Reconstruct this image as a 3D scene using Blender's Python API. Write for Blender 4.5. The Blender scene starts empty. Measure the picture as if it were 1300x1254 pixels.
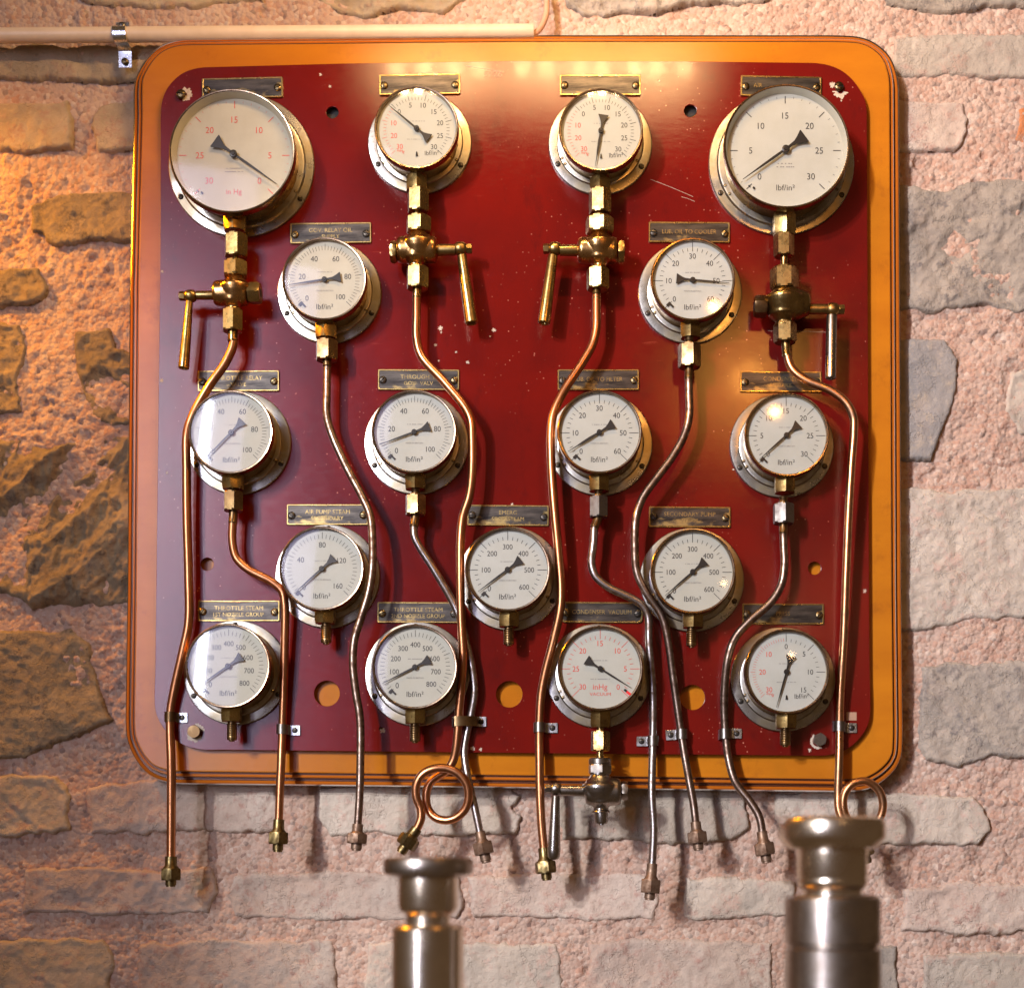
import bpy, math, random
import numpy as np
from mathutils import Vector, Matrix
random.seed(7); rng = np.random.default_rng(11)
R = math.radians
scn = bpy.context.scene
col = scn.collection

# ------------------------------------------------------------------ camera
CAM = Vector((0.100, -1.900, -0.473)); PITCH = R(1.8); F = 1900.0; PX0, PY0 = 750.0, 1040.0
cd = bpy.data.cameras.new('camera'); cam = bpy.data.objects.new('camera', cd); col.objects.link(cam)
cam.location = CAM; cam.rotation_euler = (R(90)+PITCH, 0, 0)
cd.sensor_width = 36; cd.lens = F/1300*36; cd.shift_x = -100/1300; cd.shift_y = (PY0-627)/1300
cd.clip_start = .05; cd.clip_end = 60
cd.dof.use_dof = True; cd.dof.focus_distance = 1.87; cd.dof.aperture_fstop = 3.2
scn.camera = cam
scn.view_settings.view_transform = 'Standard'; scn.view_settings.look = 'None'
scn.view_settings.exposure = 0.0; scn.view_settings.gamma = 1.0

# ------------------------------------------------------------------ world and lamps
w = bpy.data.worlds.new('World'); scn.world = w; w.use_nodes = True
w.node_tree.nodes['Background'].inputs[0].default_value = (.64, .38, .20, 1)
w.node_tree.nodes['Background'].inputs[1].default_value = .15

def lamp(name, kind, loc, target, power, color, size=.1, size_y=None, spot=None, blend=.5, spread=None):
    l = bpy.data.lights.new(name, kind); o = bpy.data.objects.new(name, l); col.objects.link(o)
    l.energy = power; l.color = color; o.location = loc
    if kind == 'AREA':
        l.shape = 'RECTANGLE' if size_y else 'DISK'; l.size = size
        if size_y: l.size_y = size_y
        if spread: l.spread = R(spread)
    else: l.shadow_soft_size = size
    if kind == 'SPOT': l.spot_size = R(spot); l.spot_blend = blend
    d = Vector(target)-Vector(loc); o.rotation_euler = d.to_track_quat('-Z', 'Y').to_euler()
    return o
lamp('window_light', 'AREA', (-1.32, -3.1, .60), (.75, 0, .05), 5.2, (.60, .60, 1.0), .90, 2.2, spread=76)
lamp('tall_window_light', 'AREA', (-1.52, -3.1, .35), (.95, 0, -.1), 7.5, (.84, .87, 1.0), .15, 2.3, spread=68)
for z_ in (1.45, 2.05):
    lamp('added_key_spot', 'SPOT', (-2.90, -5.0, z_), (1.34, 0, -.42), 690, (.98, .95, .95), .12, spot=27.4, blend=.12)  # added spots standing in for window light, coned off the left wall
for x_ in (-.212, -.165, -.118, -.078, -.010, .030, .082, .118, .170, .205, .250):
    lamp('strip_lamp', 'POINT', (x_, -.45, .80), (0, 0, 0), 1.6, (1.0, .60, .25), .012)
lamp('orange_lamp', 'AREA', (.405, -.98, .47), (.30, 0, .10), 1.5, (1.0, .40, .07), .06)
lamp('room_bulb', 'POINT', (.58, -1.55, .10), (0, 0, 0), .7, (1.0, .60, .28), .018)
lamp('amber_lamp', 'SPOT', (-1.06, -.20, .64), (-.74, .05, -.04), 38, (1.0, .38, .006), .03, spot=106, blend=.7)

# ------------------------------------------------------------------ helpers
def at(px, py, Y=0.0):
    u = (px-PX0)/F; v = (PY0-py)/F
    d = Vector((u, math.cos(PITCH)-v*math.sin(PITCH), math.sin(PITCH)+v*math.cos(PITCH)))
    return CAM + d*((Y-CAM.y)/d.y)
def sc(Y): return .001*(1.9+Y)/1.9

def mat(name): 
    m = bpy.data.materials.new(name); m.use_nodes = True; nt = m.node_tree
    return m, nt, nt.nodes['Principled BSDF']
def N(nt, t, **k):
    n = nt.nodes.new(t)
    for a, b in k.items():
        if a in n.inputs.keys() if isinstance(a, str) else False: n.inputs[a].default_value = b
        else: setattr(n, a, b)
    return n
def noise(nt, scale, detail=4, rough=.5, coord='Object', stretch=None, w=0):
    tc = nt.nodes.new('ShaderNodeTexCoord'); n = nt.nodes.new('ShaderNodeTexNoise')
    n.inputs['Scale'].default_value = scale; n.inputs['Detail'].default_value = detail; n.inputs['Roughness'].default_value = rough
    src = tc.outputs[coord]
    mp = nt.nodes.new('ShaderNodeMapping'); nt.links.new(src, mp.inputs[0]); src = mp.outputs[0]
    if stretch: mp.inputs['Scale'].default_value = stretch
    mp.inputs['Location'].default_value = (w, w*1.7, w*.3)
    nt.links.new(src, n.inputs['Vector']); return n.outputs['Fac']
def ramp(nt, fac, stops, interp='LINEAR'):
    r = nt.nodes.new('ShaderNodeValToRGB'); nt.links.new(fac, r.inputs[0]); r.color_ramp.interpolation = interp
    els = r.color_ramp.elements
    while len(els) < len(stops): els.new(.5)
    for e, (p, c) in zip(els, stops):
        e.position = p; e.color = (*c, 1) if len(c) == 3 else (c[0], c[0], c[0], 1)
    return r.outputs[0]
def mix(nt, fac, a, b, blend='MIX'):
    m = nt.nodes.new('ShaderNodeMix'); m.data_type = 'RGBA'; m.blend_type = blend
    for s, v in ((m.inputs[0], fac), (m.inputs[6], a), (m.inputs[7], b)):
        if isinstance(v, bpy.types.NodeSocket): nt.links.new(v, s)
        elif isinstance(v, (int, float)): s.default_value = v
        else: s.default_value = (*v, 1)
    return m.outputs[2]
def bump(nt, b, h, dist=.001, strength=1, prev=None):
    n = nt.nodes.new('ShaderNodeBump'); n.inputs['Distance'].default_value = dist; n.inputs['Strength'].default_value = strength
    nt.links.new(h, n.inputs['Height'])
    if prev: nt.links.new(prev, n.inputs['Normal'])
    nt.links.new(n.outputs[0], b.inputs['Normal']); return n.outputs[0]

def metal(name, c1, c2, r1=.2, r2=.4, scale=60, bd=.0002, bs=.4, thr=(.4, .6), metallic=1.0, stretch=None):
    m, nt, b = mat(name)
    f = noise(nt, scale, 5, .6, stretch=stretch)
    rf = ramp(nt, f, [(thr[0], (0,)), (thr[1], (1,))])
    nt.links.new(mix(nt, rf, c1, c2), b.inputs['Base Color'])
    f2 = noise(nt, scale*4, 3, .6, w=3)
    mr = nt.nodes.new('ShaderNodeMapRange'); mr.inputs[3].default_value = r1; mr.inputs[4].default_value = r2
    mx = nt.nodes.new('ShaderNodeMath'); mx.operation = 'MULTIPLY_ADD'; mx.inputs[1].default_value = .6
    nt.links.new(rf, mx.inputs[0]); 
    m2 = nt.nodes.new('ShaderNodeMath'); m2.operation = 'MULTIPLY'; m2.inputs[1].default_value = .5
    nt.links.new(f2, m2.inputs[0]); nt.links.new(m2.outputs[0], mx.inputs[2]); nt.links.new(mx.outputs[0], mr.inputs[0])
    nt.links.new(mr.outputs[0], b.inputs['Roughness']); b.inputs['Metallic'].default_value = metallic
    bump(nt, b, f2, bd, bs)
    return m
M = {}
M['copper'] = metal('copper', (.56, .24, .11), (.24, .105, .05), .24, .46, 42, stretch=(1, 1, .3), thr=(.42, .68))
M['copper_dull'] = metal('copper_dull', (.62, .30, .14), (.22, .13, .08), .22, .5, 40, thr=(.45, .65))
M['steel_pipe'] = metal('steel_pipe', (.42, .38, .37), (.18, .13, .10), .22, .5, 90, thr=(.42, .62))
M['brown_pipe'] = metal('brown_pipe', (.33, .25, .20), (.12, .075, .055), .24, .5, 110, thr=(.38, .62))
M['bronze'] = metal('polished_bronze', (.66, .40, .16), (.36, .19, .07), .17, .34, 45)
M['brass'] = metal('brass', (.50, .36, .14), (.24, .155, .055), .20, .42, 60)
M['brass_aged'] = metal('aged_brass', (.40, .28, .11), (.18, .11, .04), .18, .40, 70)
M['brass_dark'] = metal('dark_brass', (.36, .24, .11), (.14, .085, .04), .18, .42, 30)
M['case'] = metal('case_brass', (.50, .34, .15), (.24, .15, .07), .16, .34, 22)
M['bezel'] = metal('bezel_brass', (.40, .30, .19), (.20, .13, .08), .14, .32, 45)
M['nickel'] = metal('worn_nickel', (.38, .355, .33), (.21, .18, .15), .20, .40, 40)
M['flange'] = metal('turned_flange', (.44, .42, .38), (.30, .25, .17), .22, .42, 26, bd=.0003, bs=.5)
M['dark_nickel'] = metal('dark_nickel', (.24, .22, .20), (.13, .11, .10), .30, .5, 50)
M['zinc'] = metal('zinc', (.86, .86, .86), (.60, .62, .66), .16, .38, 80)
M['rust'] = metal('rusty_nut', (.24, .16, .11), (.14, .08, .05), .4, .65, 120, metallic=.7)
M['dark_nut'] = metal('dark_brass_nut', (.24, .18, .08), (.11, .075, .03), .26, .5, 90)
M['iron'] = metal('blackened_screw', (.10, .085, .07), (.04, .035, .03), .28, .5, 200, metallic=.9)
M['screw_brass'] = metal('screw_brass', (.26, .19, .09), (.10, .07, .04), .22, .4, 150)
M['fitting'] = metal('polished_fitting', (.86, .78, .68), (.66, .55, .42), .16, .30, 14)
M['fitting_dark'] = metal('dull_fitting', (.46, .40, .35), (.28, .23, .19), .24, .4, 25)

def simple(name, c, r=.5, metallic=0, coat=0):
    m, nt, b = mat(name); b.inputs['Base Color'].default_value = (*c, 1); b.inputs['Roughness'].default_value = r
    b.inputs['Metallic'].default_value = metallic; b.inputs['Coat Weight'].default_value = coat
    return m
def speck(name, c, c2, r, scale, bs=.2):
    m, nt, b = mat(name); f = noise(nt, scale, 6, .6)
    nt.links.new(mix(nt, ramp(nt, f, [(.35, (0,)), (.7, (1,))]), c, c2), b.inputs['Base Color'])
    if name.startswith('dial'):      # each dial has yellowed a little differently, with faint foxing
        c0 = b.inputs['Base Color'].links[0].from_socket; oi = nt.nodes.new('ShaderNodeObjectInfo')
        c1_ = mix(nt, ramp(nt, oi.outputs['Random'], [(0, (0,)), (1, (.55,))]), c0, (c2[0]*.98, c2[1]*.90, c2[2]*.74))
        fx_ = ramp(nt, noise(nt, 160, 6, .7, w=5), [(.66, (0,)), (.78, (.35,))]); nt.links.new(mix(nt, fx_, c1_, (.36, .30, .20)), b.inputs['Base Color'])
    b.inputs['Roughness'].default_value = r; bump(nt, b, f, .0004, bs); return m
M['ink'] = simple('black_ink', (.022, .020, .020), .5)
M['ink_red'] = simple('red_ink', (.62, .07, .045), .5)
M['ink_grey'] = simple('fine_print', (.22, .21, .20), .6)
M['needle'] = simple('needle_black', (.03, .027, .025), .35, .4)
M['red_mark'] = simple('red_mark', (.8, .03, .03), .4)
M['dial'] = speck('dial_white', (.49, .505, .465), (.43, .44, .39), .55, 30, .05)
M['dial_cream'] = speck('dial_cream', (.53, .51, .41), (.45, .42, .33), .55, 25, .05)
M['pvc'] = speck('conduit_plastic', (.76, .62, .48), (.68, .54, .40), .38, 40)
M['cable'] = speck('cable_sheath', (.62, .34, .22), (.52, .28, .18), .5, 60)
M['dark'] = simple('recess_shade', (.012, .01, .009), .7)  # near-black paints the shade in bores and slots, also stamped letters
M['chip'] = speck('bare_primer', (.60, .50, .40), (.42, .34, .26), .6, 300)
M['tape'] = speck('brown_tape', (.44, .26, .16), (.38, .22, .14), .5, 90)

m, nt, b = mat('gauge_glass')
nt.nodes.remove(b); tr = nt.nodes.new('ShaderNodeBsdfTransparent'); gl = nt.nodes.new('ShaderNodeBsdfGlossy')
gl.inputs['Roughness'].default_value = .075
fr = nt.nodes.new('ShaderNodeFresnel'); fr.inputs[0].default_value = 1.55
mlt = nt.nodes.new('ShaderNodeMath'); mlt.operation = 'MULTIPLY'; mlt.inputs[1].default_value = 1.6; nt.links.new(fr.outputs[0], mlt.inputs[0])
mxs = nt.nodes.new('ShaderNodeMixShader'); nt.links.new(mlt.outputs[0], mxs.inputs[0]); nt.links.new(tr.outputs[0], mxs.inputs[1]); nt.links.new(gl.outputs[0], mxs.inputs[2])
nt.links.new(mxs.outputs[0], nt.nodes['Material Output'].inputs[0]); M['glass'] = m

# red enamel panel with chips, specks and fine scratches
m, nt, b = mat('red_enamel')
f1 = noise(nt, 5, 5, .6); f2 = noise(nt, 420, 3, .7, w=2); f3 = noise(nt, 60, 5, .65, stretch=(1, 1, 3), w=5)
basec = mix(nt, ramp(nt, f1, [(.3, (0,)), (.75, (1,))]), (.172, .0068, .0042), (.088, .0058, .0055))
sp = nt.nodes.new('ShaderNodeTexVoronoi'); tc = nt.nodes.new('ShaderNodeTexCoord'); nt.links.new(tc.outputs['Object'], sp.inputs['Vector'])
sp.inputs['Scale'].default_value = 115; spm = ramp(nt, sp.outputs['Distance'], [(.06, (1,)), (.13, (0,))])
area = ramp(nt, noise(nt, 9, 4, .6, w=9), [(.46, (0,)), (.68, (1,))])
mm = nt.nodes.new('ShaderNodeMath'); mm.operation = 'MULTIPLY'; nt.links.new(spm, mm.inputs[0]); nt.links.new(area, mm.inputs[1])
cc = mix(nt, mm.outputs[0], basec, (.62, .22, .15))
scr = ramp(nt, noise(nt, 8, 8, .75, stretch=(1, 1, 14), w=7), [(.66, (0,)), (.70, (1,))])
cc = mix(nt, scr, cc, (.24, .03, .02))
gr = ramp(nt, noise(nt, 26, 9, .75, stretch=(1, 1, .5), w=21), [(.55, (0,)), (.75, (.6,))]); cc = mix(nt, gr, cc, (.06, .006, .006))
nt.links.new(cc, b.inputs['Base Color'])
b.inputs['Specular IOR Level'].default_value = .42; b.inputs['Coat Weight'].default_value = .0; b.inputs['Coat Roughness'].default_value = .12
rr = nt.nodes.new('ShaderNodeMapRange'); rr.inputs[3].default_value = .19; rr.inputs[4].default_value = .29; nt.links.new(f3, rr.inputs[0]); nt.links.new(rr.outputs[0], b.inputs['Roughness'])
p = bump(nt, b, f3, .0004, .15); bump(nt, b, f2, .00015, .2, p)
M['red'] = m

def paint(name, c, c2, r, coat):
    m, nt, b = mat(name)
    f = noise(nt, 6, 6, .6, stretch=(1, 1, 2.5)); g = noise(nt, 90, 5, .7, w=4)
    c_ = mix(nt, ramp(nt, f, [(.3, (0,)), (.75, (1,))]), c, c2)
    c_ = mix(nt, ramp(nt, g, [(.72, (0,)), (.80, (.7,))]), c_, (.70, .40, .16))
    c_ = mix(nt, ramp(nt, noise(nt, 18, 9, .75, w=31), [(.56, (0,)), (.72, (.45,))]), c_, (.22, .06, .012))
    nt.links.new(c_, b.inputs['Base Color']); b.inputs['Roughness'].default_value = r
    b.inputs['Coat Weight'].default_value = coat; b.inputs['Coat Roughness'].default_value = .22
    bump(nt, b, g, .0004, .3); return m
M['orange'] = paint('orange_varnish', (.55, .190, .012), (.42, .130, .010), .34, .0)
M['moulding'] = paint('moulding_varnish', (.56, .155, .014), (.44, .11, .010), .34, .25)
M['groove'] = paint('moulding_groove_dark', (.19, .048, .012), (.14, .034, .010), .4, .3)  # darker colour for the groove walls and floors

def varnish(nt, b, rough, ior=1.58):
    """paint with a short-tailed varnish reflection over a diffuse colour"""
    df = nt.nodes.new('ShaderNodeBsdfDiffuse'); gl = nt.nodes.new('ShaderNodeBsdfGlossy'); gl.distribution = 'BECKMANN'
    fr = nt.nodes.new('ShaderNodeFresnel'); fr.inputs[0].default_value = ior; ms = nt.nodes.new('ShaderNodeMixShader')
    c = b.inputs['Base Color'].links[0].from_socket; nt.links.new(c, df.inputs[0])
    if b.inputs['Normal'].links:
        for t_ in (df.inputs['Normal'], gl.inputs['Normal'], fr.inputs['Normal']): nt.links.new(b.inputs['Normal'].links[0].from_socket, t_)
    if isinstance(rough, float): gl.inputs['Roughness'].default_value = rough
    else: nt.links.new(rough, gl.inputs['Roughness'])
    g2 = nt.nodes.new('ShaderNodeBsdfGlossy'); g2.distribution = 'BECKMANN'; g2.inputs['Roughness'].default_value = .095; m2_ = nt.nodes.new('ShaderNodeMixShader'); m2_.inputs[0].default_value = .07
    nt.links.new(gl.outputs[0], m2_.inputs[1]); nt.links.new(g2.outputs[0], m2_.inputs[2])
    nt.links.new(fr.outputs[0], ms.inputs[0]); nt.links.new(df.outputs[0], ms.inputs[1]); nt.links.new(m2_.outputs[0], ms.inputs[2])
    nt.links.new(ms.outputs[0], nt.nodes['Material Output'].inputs[0]); nt.nodes.remove(b)
varnish(M['red'].node_tree, M['red'].node_tree.nodes['Principled BSDF'], rr.outputs[0])
for k_, r_ in (('orange', .26), ('moulding', .24)): varnish(M[k_].node_tree, M[k_].node_tree.nodes['Principled BSDF'], r_, 1.40)

def stone_mat(name, ca, cb, cc_, bs=1.0):
    m, nt, b = mat(name)
    f = noise(nt, 14, 8, .65); g = noise(nt, 70, 8, .7, w=3); h = noise(nt, 380, 4, .7, w=8)
    c_ = mix(nt, ramp(nt, f, [(.35, (0,)), (.62, (1,))]), ca, cb)
    c_ = mix(nt, ramp(nt, g, [(.52, (0,)), (.66, (1,))]), c_, cc_)
    c_ = mix(nt, ramp(nt, h, [(.66, (0,)), (.74, (.7,))]), c_, (.16, .12, .10))
    sm_ = noise(nt, 22, 9, .72, coord='Object', w=12)
    c_ = mix(nt, ramp(nt, sm_, [(.50, (0,)), (.80, (.32,))]), c_, (.58, .42, .34))
    ck = nt.nodes.new('ShaderNodeTexWave'); ck.wave_type = 'BANDS'; ck.bands_direction = 'DIAGONAL'; ck.inputs['Scale'].default_value = 7; ck.inputs['Distortion'].default_value = 22; ck.inputs['Detail'].default_value = 6; ck.inputs['Detail Roughness'].default_value = .7
    tk = nt.nodes.new('ShaderNodeTexCoord'); nt.links.new(tk.outputs['Object'], ck.inputs['Vector'])
    crk = ramp(nt, ck.outputs['Fac'], [(0, (1,)), (.035, (0,))])
    oi = nt.nodes.new('ShaderNodeObjectInfo'); mr = nt.nodes.new('ShaderNodeMapRange'); mr.inputs[3].default_value = .8; mr.inputs[4].default_value = 1.12
    nt.links.new(oi.outputs['Random'], mr.inputs[0]); hs = nt.nodes.new('ShaderNodeHueSaturation'); nt.links.new(mr.outputs[0], hs.inputs['Value']); nt.links.new(c_, hs.inputs['Color'])
    nt.links.new(hs.outputs[0], b.inputs['Base Color']); b.inputs['Roughness'].default_value = .88; b.inputs['Specular IOR Level'].default_value = .25
    rg = nt.nodes.new('ShaderNodeTexNoise'); rg.noise_type = 'RIDGED_MULTIFRACTAL'; rg.inputs['Scale'].default_value = 11; rg.inputs['Detail'].default_value = 9; rg.inputs['Roughness'].default_value = .62
    tr_ = nt.nodes.new('ShaderNodeTexCoord'); nt.links.new(tr_.outputs['Object'], rg.inputs['Vector'])
    p0 = bump(nt, b, rg.outputs['Fac'], .009, .45*bs)
    p = bump(nt, b, g, .005, .6*bs, p0); inv = nt.nodes.new('ShaderNodeInvert'); nt.links.new(crk, inv.inputs[1]); p = bump(nt, b, inv.outputs[0], .003, .5, p); bump(nt, b, h, .0016, .9, p); return m
M['stone_beige'] = stone_mat('beige_stone', (.36, .28, .19), (.55, .44, .31), (.46, .30, .22))
M['stone_pale'] = stone_mat('pale_stone', (.66, .57, .47), (.52, .44, .36), (.60, .42, .34))
M['stone_pink'] = stone_mat('pinkish_stone', (.50, .37, .30), (.64, .53, .44), (.50, .31, .25))
M['stone_grey'] = stone_mat('grey_stone', (.33, .29, .25), (.52, .44, .36), (.24, .215, .20), 1.3)
M['stone_slate'] = stone_mat('slate_stone', (.28, .27, .265), (.42, .38, .35), (.50, .42, .34), .8)
M['stone_rough'] = stone_mat('rough_stone', (.27, .21, .135), (.44, .34, .21), (.17, .14, .11), 1.6)
M['stone_orange'] = stone_mat('orange_brick', (.74, .28, .10), (.66, .24, .10), (.60, .34, .22))

m, nt, b = mat('pink_mortar')
f = noise(nt, 9, 6, .6); g = noise(nt, 150, 7, .7, w=3); h = noise(nt, 520, 3, .7, w=8)
v = nt.nodes.new('ShaderNodeTexVoronoi'); tc = nt.nodes.new('ShaderNodeTexCoord'); nt.links.new(tc.outputs['Object'], v.inputs['Vector']); v.inputs['Scale'].default_value = 190
c_ = mix(nt, ramp(nt, f, [(.3, (0,)), (.7, (1,))]), (.49, .325, .25), (.61, .455, .365))
c_ = mix(nt, ramp(nt, noise(nt, 16, 9, .75, w=17), [(.58, (0,)), (.72, (.5,))]), c_, (.40, .27, .21))
sep = nt.nodes.new('ShaderNodeSeparateColor'); nt.links.new(v.outputs['Color'], sep.inputs[0])
c_ = mix(nt, ramp(nt, sep.outputs[0], [(0, (.0,)), (.60, (0,)), (.75, (.38,)), (1, (.38,))]), c_, (.42, .19, .12))
c_ = mix(nt, ramp(nt, sep.outputs[1], [(.86, (0,)), (.92, (.38,))]), c_, (.74, .64, .54))
c_ = mix(nt, ramp(nt, sep.outputs[2], [(.92, (0,)), (.95, (.5,))]), c_, (.17, .13, .12))
nt.links.new(c_, b.inputs['Base Color']); b.inputs['Roughness'].default_value = .92; b.inputs['Specular IOR Level'].default_value = .2
vd = nt.nodes.new('ShaderNodeMath'); vd.operation = 'SUBTRACT'; vd.inputs[0].default_value = 1; nt.links.new(v.outputs['Distance'], vd.inputs[1])
p = bump(nt, b, vd.outputs[0], .0022, .8); p = bump(nt, b, g, .003, .6, p); bump(nt, b, h, .001, .5, p)
M['mortar'] = m

m, nt, b = mat('tarnished_plate')
f = noise(nt, 16, 7, .65, stretch=(1, 1, 2.2)); 
oi = nt.nodes.new('ShaderNodeObjectInfo')
ad = nt.nodes.new('ShaderNodeMath'); ad.operation = 'MULTIPLY_ADD'; ad.inputs[1].default_value = .10; nt.links.new(oi.outputs['Random'], ad.inputs[0]); nt.links.new(f, ad.inputs[2])
rf = ramp(nt, ad.outputs[0], [(.62, (0,)), (.70, (.8,))])
g = noise(nt, 130, 6, .7, stretch=(.15, 1, 1), w=4)
dk = mix(nt, ramp(nt, g, [(.35, (0,)), (.65, (1,))]), (.022, .019, .018), (.10, .085, .072))
nt.links.new(mix(nt, rf, dk, (.42, .30, .11)), b.inputs['Base Color']); b.inputs['Metallic'].default_value = .7
b.inputs['Roughness'].default_value = .36; bump(nt, b, g, .0003, .5); M['plate'] = m
M['plate_rim'] = metal('plate_rim_brass', (.58, .42, .16), (.30, .21, .08), .2, .4, 60)
M['letter'] = metal('letter_brass', (.40, .29, .12), (.18, .13, .06), .3, .5, 160, thr=(.4, .6))

# -------- objects
ORG = {}
def tag(o, label=None, cat=None, group=None, kind=None):
    if label: o['label'] = label
    if cat: o['category'] = cat
    if group: o['group'] = group
    if kind: o['kind'] = kind
    return o
def thing(name, loc, label, cat, group=None):
    o = bpy.data.objects.new(name, None); col.objects.link(o); o.location = loc; o.empty_display_size = .02
    ORG[o] = Vector(loc); return tag(o, label, cat, group)
def link(name, me, parent=None, loc=(0, 0, 0), rot=None, label=None):
    """mesh given about its own origin, put at world position loc"""
    o = bpy.data.objects.new(name, me); col.objects.link(o)
    base = ORG.get(parent, Vector((0, 0, 0))) if parent else Vector((0, 0, 0))
    if parent: o.parent = parent
    o.location = Vector(loc)-base; ORG[o] = Vector(loc)
    if rot is not None: o.rotation_euler = rot
    if label: o['label'] = label
    return o
class MB:
    def __init__(s): s.v = []; s.f = []; s.m = []
    def add(s, vs, fs, mi=0):
        k = len(s.v); s.v += [tuple(x) for x in vs]; s.f += [tuple(i+k for i in f) for f in fs]; s.m += [mi]*len(fs); return s
    def mesh(s, name, mats, smooth=True, ang=35):
        me = bpy.data.meshes.new(name); me.from_pydata(s.v, [], s.f)
        for x in (mats if isinstance(mats, (list, tuple)) else [mats]): me.materials.append(M[x] if isinstance(x, str) else x)
        if any(s.m): me.polygons.foreach_set('material_index', s.m)
        me.validate(); me.update()
        if smooth:
            me.shade_smooth(); me.set_sharp_from_angle(angle=R(ang))
        return me
def frame(d):
    d = Vector(d).normalized(); a = Vector((0, 0, 1)) if abs(d.z) < .9 else Vector((0, -1, 0))
    x = a.cross(d).normalized(); y = d.cross(x); return x, y, d
def lathe(mb, o, d, prof, n=32, mi=0, ph=0, squash=None):
    """prof: list of (t along d, r). closes ends when r==0"""
    o = Vector(o); x, y, z = frame(d); vs = []; fs = []
    for t, r in prof:
        for k in range(n):
            a = 2*math.pi*k/n+ph; vs.append(o+z*t+(x*math.cos(a)+y*math.sin(a))*r)
    for i in range(len(prof)-1):
        for k in range(n):
            k2 = (k+1) % n; fs.append((i*n+k, i*n+k2, (i+1)*n+k2, (i+1)*n+k))
    fs.append(tuple(range(n))[::-1]); fs.append(tuple(range((len(prof)-1)*n, len(prof)*n)))
    mb.add(vs, fs, mi); return mb
def hexnut(mb, a, b, r, ph=0, mi=0, ch=.12):
    """hexagonal nut from point a to b, r = corner radius, chamfered ends"""
    a = Vector(a); b = Vector(b); L = (b-a).length; d = (b-a)/L; c = min(r*ch, L*.3)
    x, y, z = frame(d); vs = []; fs = []; n = 24
    def rad(k, lim):
        ang = (2*math.pi*k/n); m_ = (ang % (math.pi/3))-math.pi/6; rr = r*math.cos(math.pi/6)/math.cos(m_)
        return min(rr, lim)
    rows = [(0, r*.87), (0, r*.88), (c, r*1.01), (L-c, r*1.01), (L, r*.88), (L, r*.87)]
    rows = [(0, r*.885), (c, 9), (L-c, 9), (L, r*.885)]
    for t, lim in rows:
        for k in range(n):
            a_ = 2*math.pi*k/n+ph; q = rad(k, lim if lim != 9 else 1e9); vs.append(a+z*t+(x*math.cos(a_)+y*math.sin(a_))*q)
    for i in range(3):
        for k in range(n):
            k2 = (k+1) % n; fs.append((i*n+k, i*n+k2, (i+1)*n+k2, (i+1)*n+k))
    fs.append(tuple(range(n))[::-1]); fs.append(tuple(range(3*n, 4*n))); mb.add(vs, fs, mi); return mb
def box(mb, c, sx, sy, sz, rotY=0, mi=0, bev=0):
    c = Vector(c); rm = Matrix.Rotation(rotY, 3, 'Y')
    b_ = bev; X, Y, Z = sx/2, sy/2, sz/2
    ring = [(-X+b_, -Z), (X-b_, -Z), (X, -Z+b_), (X, Z-b_), (X-b_, Z), (-X+b_, Z), (-X, Z-b_), (-X, -Z+b_)] if b_ else [(-X, -Z), (X, -Z), (X, Z), (-X, Z)]
    n = len(ring); f_ = min(b_, sy*.3) if b_ else 0
    sets = []
    k1 = 1-(f_/X if X else 0); k2 = 1-(f_/Z if Z else 0)
    vs = [(x*k1, -Y, z*k2) for x, z in ring]+[(x, -Y+f_, z) for x, z in ring]+[(x, Y, z) for x, z in ring]
    fs = [tuple(range(n)), tuple(range(2*n, 3*n))[::-1]]
    for j in range(2):
        for k in range(n):
            k_ = (k+1) % n; fs.append((j*n+k, j*n+n+k, j*n+n+k_, j*n+k_))
    mb.add([c+rm @ Vector(v_) for v_ in vs], fs, mi); return mb
def catmull(P, step=.004):
    P = [Vector(p) for p in P]; Q = [P[0]*2-P[1]]+P+[P[-1]*2-P[-2]]; out = []
    for i in range(1, len(Q)-2):
        p0, p1, p2, p3 = Q[i-1:i+3]; n = max(2, int((p2-p1).length/step))
        d01 = max((p1-p0).length, 1e-6)**.5; d12 = max((p2-p1).length, 1e-6)**.5; d23 = max((p3-p2).length, 1e-6)**.5
        m1 = (p2-p1)+d12*((p1-p0)/d01-(p2-p0)/(d01+d12)); m2 = (p2-p1)+d12*((p3-p2)/d23-(p3-p1)/(d12+d23))
        for k in range(n):
            t = k/n; out.append(p1*(2*t**3-3*t*t+1)+m1*(t**3-2*t*t+t)+p2*(-2*t**3+3*t*t)+m2*(t**3-t*t))
    out.append(P[-1]); return out
def tube(mb, pts, r, n=14, mi=0):
    t0 = (pts[1]-pts[0]).normalized(); x, y, _ = frame(t0); vs = []; fs = []
    prev = t0; 
    for i, p in enumerate(pts):
        t = (pts[min(i+1, len(pts)-1)]-pts[max(i-1, 0)]).normalized()
        q = prev.rotation_difference(t); x = q @ x; y = q @ y; prev = t
        rr = r(i/(len(pts)-1)) if callable(r) else r
        for k in range(n):
            a = 2*math.pi*k/n; vs.append(p+(x*math.cos(a)+y*math.sin(a))*rr)
    for i in range(len(pts)-1):
        for k in range(n):
            k2 = (k+1) % n; fs.append((i*n+k, i*n+k2, (i+1)*n+k2, (i+1)*n+k))
    fs.append(tuple(range(n))[::-1]); fs.append(tuple(range((len(pts)-1)*n, len(pts)*n)))
    mb.add(vs, fs, mi); return mb

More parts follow.
